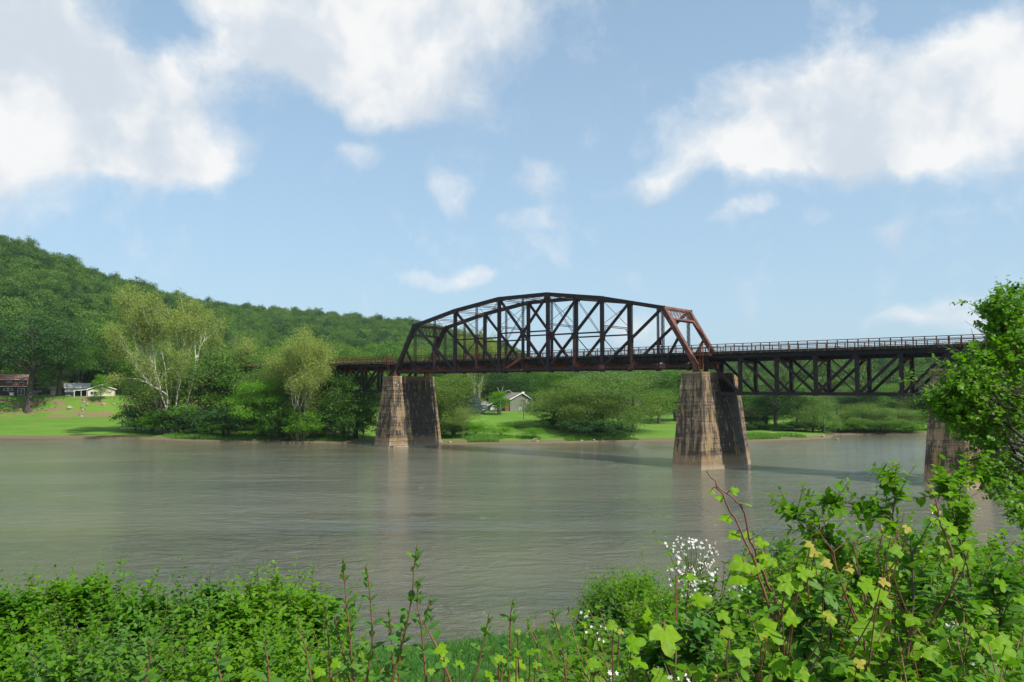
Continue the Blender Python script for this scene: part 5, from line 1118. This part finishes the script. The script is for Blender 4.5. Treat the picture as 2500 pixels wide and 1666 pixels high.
# tall opposite-leaved stems, lower centre
def tall_stem(seed,path,y,label,npair=8,lsz=.065,young=False):
    rg=np.random.default_rng(seed); P_=np.array([upx(u,v,y) for u,v in path]); d=np.r_[0,np.cumsum(np.linalg.norm(np.diff(P_,axis=0),axis=1))]; d/=d[-1]; tt=np.linspace(0,1,22); pts=np.stack([np.interp(tt,d,P_[:,k]) for k in range(3)],1)
    C=[];D_=[];N_=[];S_=[]
    for k_ in range(npair):
        f=.10+.80*(k_/(npair-1)) if npair>1 else .5; p=np.array([np.interp(f,tt,pts[:,q]) for q in range(3)]); a=k_*1.5708+rg.uniform(-.4,.4)
        for s_ in (1,-1):
            if rg.random()<.12: continue
            C.append(p); D_.append([s_*math.cos(a),s_*math.sin(a)*.8,.55+.5*f+rg.normal()*.25]); N_.append([-s_*math.cos(a)*.5,-.5,1]); S_.append(lsz*(1.15-.55*f)*rg.uniform(.75,1.2))
    tip=pts[-1]
    for k_ in range(9):
        a=k_*2.4; C.append(tip-np.array([0,0,.012*k_])); D_.append([math.cos(a)*.5,math.sin(a)*.5,1.0]); N_.append([-math.cos(a),-math.sin(a),.4]); S_.append(lsz*(.22+.04*k_))
    C=np.array(C);Rm=frame(np.array(D_,float),np.array(N_,float)); base=pts[0].copy(); g=float(nground(base[0],base[1])); low=np.array([base[0],base[1],g-.05])
    r=plant('tall_stem',label,'plant',tuple(low),C,Rm,np.array(S_),OV4,L_STEM,[(np.vstack([low,pts]),np.r_[.0052,np.linspace(.0048,.0017,22)])],M_STEMR,300,'tall opposite leaved stems in the lower centre')
    return r
Z2=lambda px,py:(750+px/3.137,1250+py/3.137)
STM=[([(350,1330),(330,950),(300,720),(285,520),(275,350)],3.2,'leftmost of the three tallest stems, straight with small top leaves',10),([(450,1330),(500,1000),(492,760),(465,480),(450,410)],3.2,'tall red stem second from the left with a dark leaf halfway',9),
 ([(640,1330),(760,880),(805,640),(820,400),(840,255)],3.1,'tallest leaning stem with a yellow green leafy tip',9),([(915,1330),(870,850),(840,700),(850,560),(858,520)],3.1,'stem with pale upright bud leaf just right of the tallest stem',8),
 ([(1110,1330),(1000,1050),(900,860),(920,760),(942,650)],3.0,'bent stem crossing to the right behind the tallest stem',7),([(655,1330),(655,1140),(640,900),(625,745)],3.4,'short red stem left of the tallest stem',6),
 ([(1260,1330),(1310,1180),(1370,920),(1390,790)],3.2,'leaning stem over the grass with reddish tip',5),([(1540,1330),(1555,1100),(1555,800),(1577,670)],3.2,'straight stem over the grass strip with bright leaf pair',6),
 ([(1990,1330),(1950,1000),(1900,840),(1880,750)],3.3,'thin leaning stem over the right end of the grass',5),([(185,1330),(165,1000),(145,800),(135,700)],3.3,'stem at the right end of the left hedge',6),([(330,1330),(270,1050),(230,900),(212,800)],3.3,'reddish stem leaning left beside the hedge',6),
 ([(700,1330),(715,1000),(730,850),(738,760)],3.3,'thin stem between the short red stem and the tallest stem',6),([(1790,1330),(1760,1020),(1700,900),(1690,840)],3.4,'short curved stem over the middle of the grass',4),([(2353,1330),(2280,1150),(2200,1050)],3.3,'thin stem at the left foot of the thicket',4),([(1480,1330),(1500,1150),(1560,1060)],3.1,'dark curved stem below the straight stem',4),([(40,1330),(-10,1050),(-60,880),(-75,800)],3.6,'reddish stem rising through the right part of the hedge',6),([(-290,1330),(-300,1150),(-330,1010)],3.3,'short stem in the lower middle of the hedge',5),([(-1250,1330),(-1200,1120),(-1220,980)],3.4,'weed stem in the hedge left of its middle',5),([(-650,1330),(-700,1100),(-660,940)],3.4,'leafy weed stem before the hedge, right of its middle',6)]
for i,(pth,y,l,npr) in enumerate(STM): tall_stem(600+i,[Z2(*q) for q in pth],y,l,npr)
# vines with big lobed leaves
def vine(seed,lst,y,label,path=None,mat=None,r0=.006,smat=None,name='grape_vine',yj=.25):
    """lst: (u,v,width px) of every big leaf; path: stem points (u,v)"""
    rg=np.random.default_rng(seed); C=[];D_=[];N_=[];S_=[]; stems=[]
    for (u,v,w) in lst:
        yy=y-.35+rg.uniform(-yj,yj) if path is None else y+rg.uniform(-.06,.06); C.append(upx(u,v,yy)); a=rg.uniform(0,6.28); yy-=.0; D_.append([math.cos(a),-.35+.4*math.sin(a),-.30+.45*math.sin(a)]); N_.append([.25+rg.normal()*.30,-.55+rg.normal()*.25,.80]); S_.append(w*yy/F_PX/1.0)
    C=np.array(C); root=C.mean(0); g=float(nground(root[0],root[1]))
    if path is not None:
        P_=np.array([upx(u,v,y) for u,v in path]); tt=np.linspace(0,1,20); t0=np.linspace(0,1,len(P_)); pts=np.stack([np.interp(tt,t0,P_[:,k]) for k in range(3)],1); pts[1:-1]+=rg.normal(size=(18,3))*.004
        low=np.array([pts[0][0],pts[0][1],float(nground(pts[0][0],pts[0][1]))]); stems.append((np.vstack([low,pts]),np.r_[r0*1.2,np.linspace(r0,.0022,20)])); 
        for c_ in C:
            j=np.argmin(np.linalg.norm(pts-c_,axis=1)); stems.append((np.array([pts[j],(pts[j]+c_)/2+np.array([0,0,.01]),c_]),[.0025,.002,.0016]))
        root=low
    else:
        root=np.array([root[0],root[1],g])
        for c_ in C: stems.append((np.array([c_+np.array([rg.normal()*.08,.12,-.32]),c_+np.array([0,.05,-.10]),c_]),[.003,.0025,.0016]))
    return plant(name,label,'vine',tuple(root),C,frame(np.array(D_),np.array(N_)),np.array(S_),GP,mat or L_VINE,stems,smat or M_STEMR,300)
Z3=lambda px,py,w=40:(1400+px/3.038,1150+py/3.038,w/3.038*1.35)
Z4=lambda px,py,w=40:(1900+px/3.038,1150+py/3.038,w/3.038*1.35)
vine(701,[Z3(1018,150,50),Z3(1100,205,75),Z3(1150,350,110),Z3(1205,470,100),Z3(1265,680,170),Z3(1240,790,160),Z3(1310,770,120)],3.0,'tall grape vine with big lobed leaves rising highest over the water',[Z3(1540,1240)[:2],Z3(1490,1080)[:2],Z3(1400,830)[:2],Z3(1290,570)[:2],Z3(1200,380)[:2],Z3(1110,200)[:2],Z3(1040,60)[:2],Z3(985,0)[:2]])
vine(702,[Z3(1185,150,70),Z3(1262,238,85),Z3(1305,480,90),Z3(1370,525,110),Z3(1360,690,120),Z3(1460,650,130),Z3(1410,620,90)],3.05,'second thin vine twining beside the tallest grape vine',[Z3(1500,950)[:2],Z3(1400,770)[:2],Z3(1330,560)[:2],Z3(1250,270)[:2],Z3(1215,215)[:2],Z3(1100,150)[:2],Z3(1060,100)[:2]])
vine(703,[Z3(680,1190,240),Z3(1420,1150,220),Z3(920,955,150),Z3(1580,830,170),Z3(1690,750,130),Z3(1560,960,150),Z3(1740,930,180),Z3(450,1400,150),Z3(1560,1440,220),Z3(1290,1385,150),Z3(430,1280,150),Z3(300,1140,90),Z3(660,1520,150),Z3(900,1500,130),Z3(150,1420,90),Z3(1160,1190,110),Z3(1490,1290,120),Z3(1700,1480,150),Z3(560,1100,120),Z3(1100,1060,110),Z3(80,1130,50),Z3(860,780,90),Z3(1620,1120,140)],3.15,'big lobed vine leaves spread over the left half of the thicket')
vine(704,[Z4(560,930,200),Z4(250,940,170),Z4(640,830,170),Z4(760,1180,280),Z4(910,800,120),Z4(860,700,80),Z4(240,740,150),Z4(60,830,120),Z4(740,900,180),Z4(1590,1050,130),Z4(1550,1250,190),Z4(1640,1330,170),Z4(1190,1360,180),Z4(1100,1280,190),Z4(700,1400,200),Z4(520,1480,170),Z4(50,1430,160),Z4(130,1480,120),Z4(1780,930,170),Z4(1700,1250,120),Z4(1440,1180,120),Z4(1330,1480,160),Z4(900,590,110),Z4(1230,580,80),Z4(1420,560,100),Z4(1330,700,120),Z4(1000,1090,120),Z4(1650,820,110),Z4(400,1090,130),Z4(180,1200,140)],3.25,'big lobed vine leaves spread over the right half of the thicket')
vine(705,[Z4(1140,158,60),Z4(1145,270,90),Z4(1160,370,150),Z4(1240,370,160),Z4(1260,440,80),Z4(1210,480,90),Z4(1130,105,40)],3.6,'vine climbing between the upright sprays with round leaves',[Z4(1300,700)[:2],Z4(1240,450)[:2],Z4(1180,300)[:2],Z4(1140,180)[:2],Z4(1105,60)[:2],Z4(1105,0)[:2]])
vine(706,[Z2(1045,1050)+(48,),Z2(1165,1150)+(38,),Z2(1050,1130)+(34,),Z2(1465,1115)+(40,),Z2(1600,1150)+(50,),Z2(1705,1070)+(48,),Z2(1615,910)+(20,),Z2(1600,1080)+(22,),Z2(1395,1240)+(44,),Z2(1745,1170)+(30,),Z2(2180,1160)+(46,),Z2(1620,1290)+(50,),Z2(950,1210)+(26,),Z2(230,1150)+(36,),Z2(100,1210)+(40,)],3.0,'yellow green vine leaves low over the grass in the bottom centre')
vine(707,[Z4(275,600,80),Z4(240,540,70),Z4(375,680,90),Z4(960,420,70),Z4(835,490,50),Z4(1050,575,60),Z4(770,815,90),Z4(360,1060,110),Z3(1790,600,70),Z4(540,720,80),Z3(1430,1240,50),Z3(1430,1310,60),Z3(850,1490,60),Z3(1030,1520,70),Z3(340,1190,50),Z4(780,440,50),Z4(590,1430,90),Z4(1410,1300,40)],3.2,'scattered yellow young vine leaves over the thicket',mat=L_YEL,name='young_vine')
# red trailing stems
for i,(pth,y) in enumerate([([Z4(820,800)[:2],Z4(800,650)[:2],Z4(870,500)[:2],Z4(920,400)[:2]],3.6),([Z4(640,1250)[:2],Z4(530,1010)[:2],Z4(430,720)[:2],Z4(410,600)[:2],Z4(300,450)[:2]],3.3),([Z4(480,1230)[:2],Z4(400,1050)[:2],Z4(350,850)[:2],Z4(270,740)[:2],Z4(255,610)[:2]],3.2),([Z4(960,1080)[:2],Z4(975,900)[:2],Z4(1000,640)[:2]],3.4),([Z4(700,1180)[:2],Z4(560,560)[:2],Z4(780,480)[:2],Z4(1000,620)[:2]],3.9),([Z3(760,780)[:2],Z3(1050,640)[:2],Z3(1180,780)[:2]],4.2)]):
    rg=np.random.default_rng(800+i); P_=np.array([upx(u,v,y) for u,v in pth]); low=np.array([P_[0][0],P_[0][1],float(nground(P_[0][0],P_[0][1]))])
    r=link('bare_cane',None,None,tuple(low)); tag(r,'bare red brown cane, '+['short one right of the middle crest','long one in the middle of the thicket','long one left of the middle of the thicket','dark upright one right of the middle','arching one over the crest','arching one right of the white blossoms'][i],'cane'); k_=tubes([(np.vstack([low,P_])-low,np.r_[.006,np.linspace(.005,.002,len(P_))])]); link('cane_stem',k_.mesh('cane_stem',[M_STEMR],True),r)
    tubes([(np.array([P_[j]-low,P_[j]-low+np.array([rg.normal()*.04,0,.06])]),[.0025,.001]) for j in range(1,len(P_))]).build('side_twigs',M_STEMR,r)
# white blossoms
def blossoms(seed,pts,label,name='blossoming_rose'):
    rg=np.random.default_rng(seed); C=np.array([upx(u,v,y) for u,v,y in pts]); root=C.mean(0); root[2]=float(nground(root[0],root[1]))
    r=link(name,None,None,tuple(root)); tag(r,label,'flowering shrub')
    pet=[];f=[]
    for k_ in range(5):
        a=k_*1.2566; b=len(pet); pet+=[(0,0,0),(.5*math.cos(a-.5),.5*math.sin(a-.5),.10),(1.0*math.cos(a),1.0*math.sin(a),.18),(.5*math.cos(a+.5),.5*math.sin(a+.5),.10)]; f.append([b,b+1,b+2,b+3])
    pm=npmesh('flower',np.array(pet),np.array(f),[M_PETAL])
    bm_=rock_mesh(9); bm_.name='flower_bud'; bm_.materials.clear(); bm_.materials.append(M_PETAL)
    for c in C:
        bud=rg.random()<.42; l=bpy.data.objects.new('flower_bud' if bud else 'flower',bm_ if bud else pm); COL.objects.link(l); l.parent=r
        s_=(.005 if bud else rg.uniform(.0075,.0115)); z=Vector((rg.normal()*.5,-.8+rg.normal()*.4,.6)).normalized(); l.matrix_basis=Matrix.Translation(Vector(c)-Vector(root))@z.to_track_quat('Z','Y').to_matrix().to_4x4()@Matrix.Scale(s_,4)
    cc=C.mean(0); st=[(wob(c,cc+(c-cc)*.35+np.array([0,.05,-.08]),3,rg,.05)-root,[.0012,.0016,.002]) for c in C[::2]]
    link('stems',tubes(st,3).mesh('stems',[M_STEMG],True),r); return r
rg=np.random.default_rng(40); B=[]
for cx,cy,sx,sy,k_ in ((1680,1330,34,16,46),(1735,1345,14,16,14),(1720,1375,24,10,22),(1695,1395,34,10,30),(1738,1400,12,8,12),(1700,1420,36,10,22),(1690,1450,30,12,14),(1650,1355,10,20,12)):
    for _ in range(k_): B.append((cx+rg.normal()*sx*.7,cy+rg.normal()*sy*.7,4.6+rg.uniform(-.25,.15)))
blossoms(901,B,'tall cluster of small white blossoms beside the dark shrub')
shrub(902,1695,1335,4.9,110,'leafy stalks carrying the tall white blossom cluster',nsh=70,nleaf=6,lsz=.05,mat=L_BRAM,tpl=OV,depth=.25,down=.75,dome=.8,name='rose_bush')
B=[(rg.normal()*14+cx,rg.normal()*8+cy,y) for cx,cy,y,k_ in ((1430,1508,4.2,8),(1445,1540,4.0,9),(1455,1570,3.9,5),(1790,1430,4.2,10),(1815,1440,4.2,6),(1510,1645,2.8,8),(1650,1662,2.6,8),(1620,1630,2.8,5)) for _ in range(k_*2//3)]
blossoms(903,B,'scattered white blossoms along the left side of the thicket')
B=[(rg.normal()*14+cx,rg.normal()*8+cy,y) for cx,cy,y,k_ in ((2335,1525,3.2,12),(2320,1545,3.2,8),(2285,1575,3.0,12),(2240,1550,3.1,8),(2115,1552,3.1,9),(2260,1595,3.0,8),(2430,1635,2.7,10),(2420,1625,2.8,6),(1735,1610,2.9,6),(2050,1560,3.1,4)) for _ in range(k_*2//3)]
blossoms(904,B,'white blossoms sprinkled in the right half of the thicket')
# ---------------- big tree overhanging from the right ----------------
def overhang():
    rg=np.random.default_rng(950); poly=[(2414,690),(2440,700),(2500,690),(2640,640),(2900,700),(3000,1000),(2900,1250),(2600,1300),(2480,1290),(2425,1225),(2372,1180),(2345,1130),(2372,1085),(2330,1050),(2290,1035),(2262,1000),(2232,962),(2270,935),(2330,900),(2318,862),(2388,840),(2395,800),(2372,745),(2398,720)]
    P_=np.array(poly,float)
    def inside(u,v):
        c=False; j=len(P_)-1
        for i in range(len(P_)):
            if (P_[i,1]>v)!=(P_[j,1]>v) and u<(P_[j,0]-P_[i,0])*(v-P_[i,1])/(P_[j,1]-P_[i,1])+P_[i,0]: c=not c
            j=i
        return c
    tr=at(2760,1400,17); base=np.array([tr.x,17.,float(nground(tr.x,17))])
    fork=base+np.array([-.3,0,4.2])
    ends=[]
    while len(ends)<44:
        u,v=rg.uniform(2230,3000),rg.uniform(640,1300)
        if inside(u,v): ends.append(upx(u+45,v,rg.uniform(14.5,19.5)))
    ends+= [upx(2460,732,16),upx(2415,765,16.3),upx(2345,860,15.6),upx(2390,840,16),upx(2430,880,16),upx(2262,955,15.4),upx(2290,950,15.8),upx(2330,930,15.5),upx(2350,990,15.8),upx(2350,1130,15.7),upx(2380,1170,15.8),upx(2390,1060,16.),upx(2300,985,15.6),upx(2450,800,16)]
    ends=np.array(ends); br=[(np.array([base-[0,0,.3],base+[.1,0,1.5],base+[-.1,0,3],fork]),[.34,.27,.24,.22])]
    C0=[];D0=[]
    for e in ends:
        mid=wob(fork+rg.normal(size=3)*[.1,.1,.5],e,7,rg,.03); mid[1:-1,2]+=np.array([.3,.5,.5,.4,.2])*.5; br.append((mid,np.linspace(.075,.010,7)))
        near=ends[np.argsort(np.linalg.norm(ends-e,axis=1))[1]]
        vis=e[0]/e[1]<.70
        k_=100 if vis else 18
        for q in range(k_):
            f=rg.random(); p=e*(1-f*.16)+mid[4]*f*.16+rg.normal(size=3)*np.array([.24,.40,.24]); C0.append(p); d=(e-fork); d/=np.linalg.norm(d); D0.append(d*.6+rg.normal(size=3)*.5+np.array([-.1,-.1,.1]))
            if q%5==0: br.append((wob(mid[4] if f>.5 else e,p,3,rg,.04),[.008,.006,.003]))
    C0=np.array(C0);D0=np.array(D0)
    uu=1250+C0[:,0]/C0[:,1]*F_PX-28; vv=946-(C0[:,2]-EYE)/C0[:,1]*F_PX-18
    ok=np.array([inside(a,b) or rg.random()<.05 for a,b in zip(uu,vv)]); C0=C0[ok];D0=D0[ok]
    C,Rm,Sz,st=shoots(rg,C0,D0,rg.uniform(.2,.4,len(C0)),5,.092,spread=.8)
    for s_ in st[::2]: br.append((s_[::max(1,len(s_)//2)],np.linspace(.005,.003,len(s_[::max(1,len(s_)//2)]))))
    plant('overhanging_tree','large leafy tree leaning in from the right edge, hiding the right pier','tree',tuple(base),C,Rm,Sz,OV3,L_TREE,br,BARK,300)
    print('overhang leaves',len(C))
overhang()
# a bird far up
bd=link('bird',None,None,tuple(upx(2482,703,15.5))); tag(bd,'tiny dark bird perched in the top of the overhanging tree','bird')
V=[]; me=rock_mesh(3); me.name='body'; me.materials.clear(); me.materials.append(M_TIRE); b_=link('body',me,bd); b_.scale=(.05,.08,.05)
MB().hexa([(-.02,.05,-.02),(.02,.05,-.02),(.02,.16,-.06),(-.02,.16,-.06),(-.02,.05,0),(.02,.05,0),(.02,.16,-.045),(-.02,.16,-.045)]).build('tail',M_TIRE,bd)
h_=rock_mesh(2); h_.name='head'; h_.materials.clear(); h_.materials.append(M_TIRE); b_=link('head',h_,bd,(0,-.06,.05)); b_.scale=(.028,.03,.032)
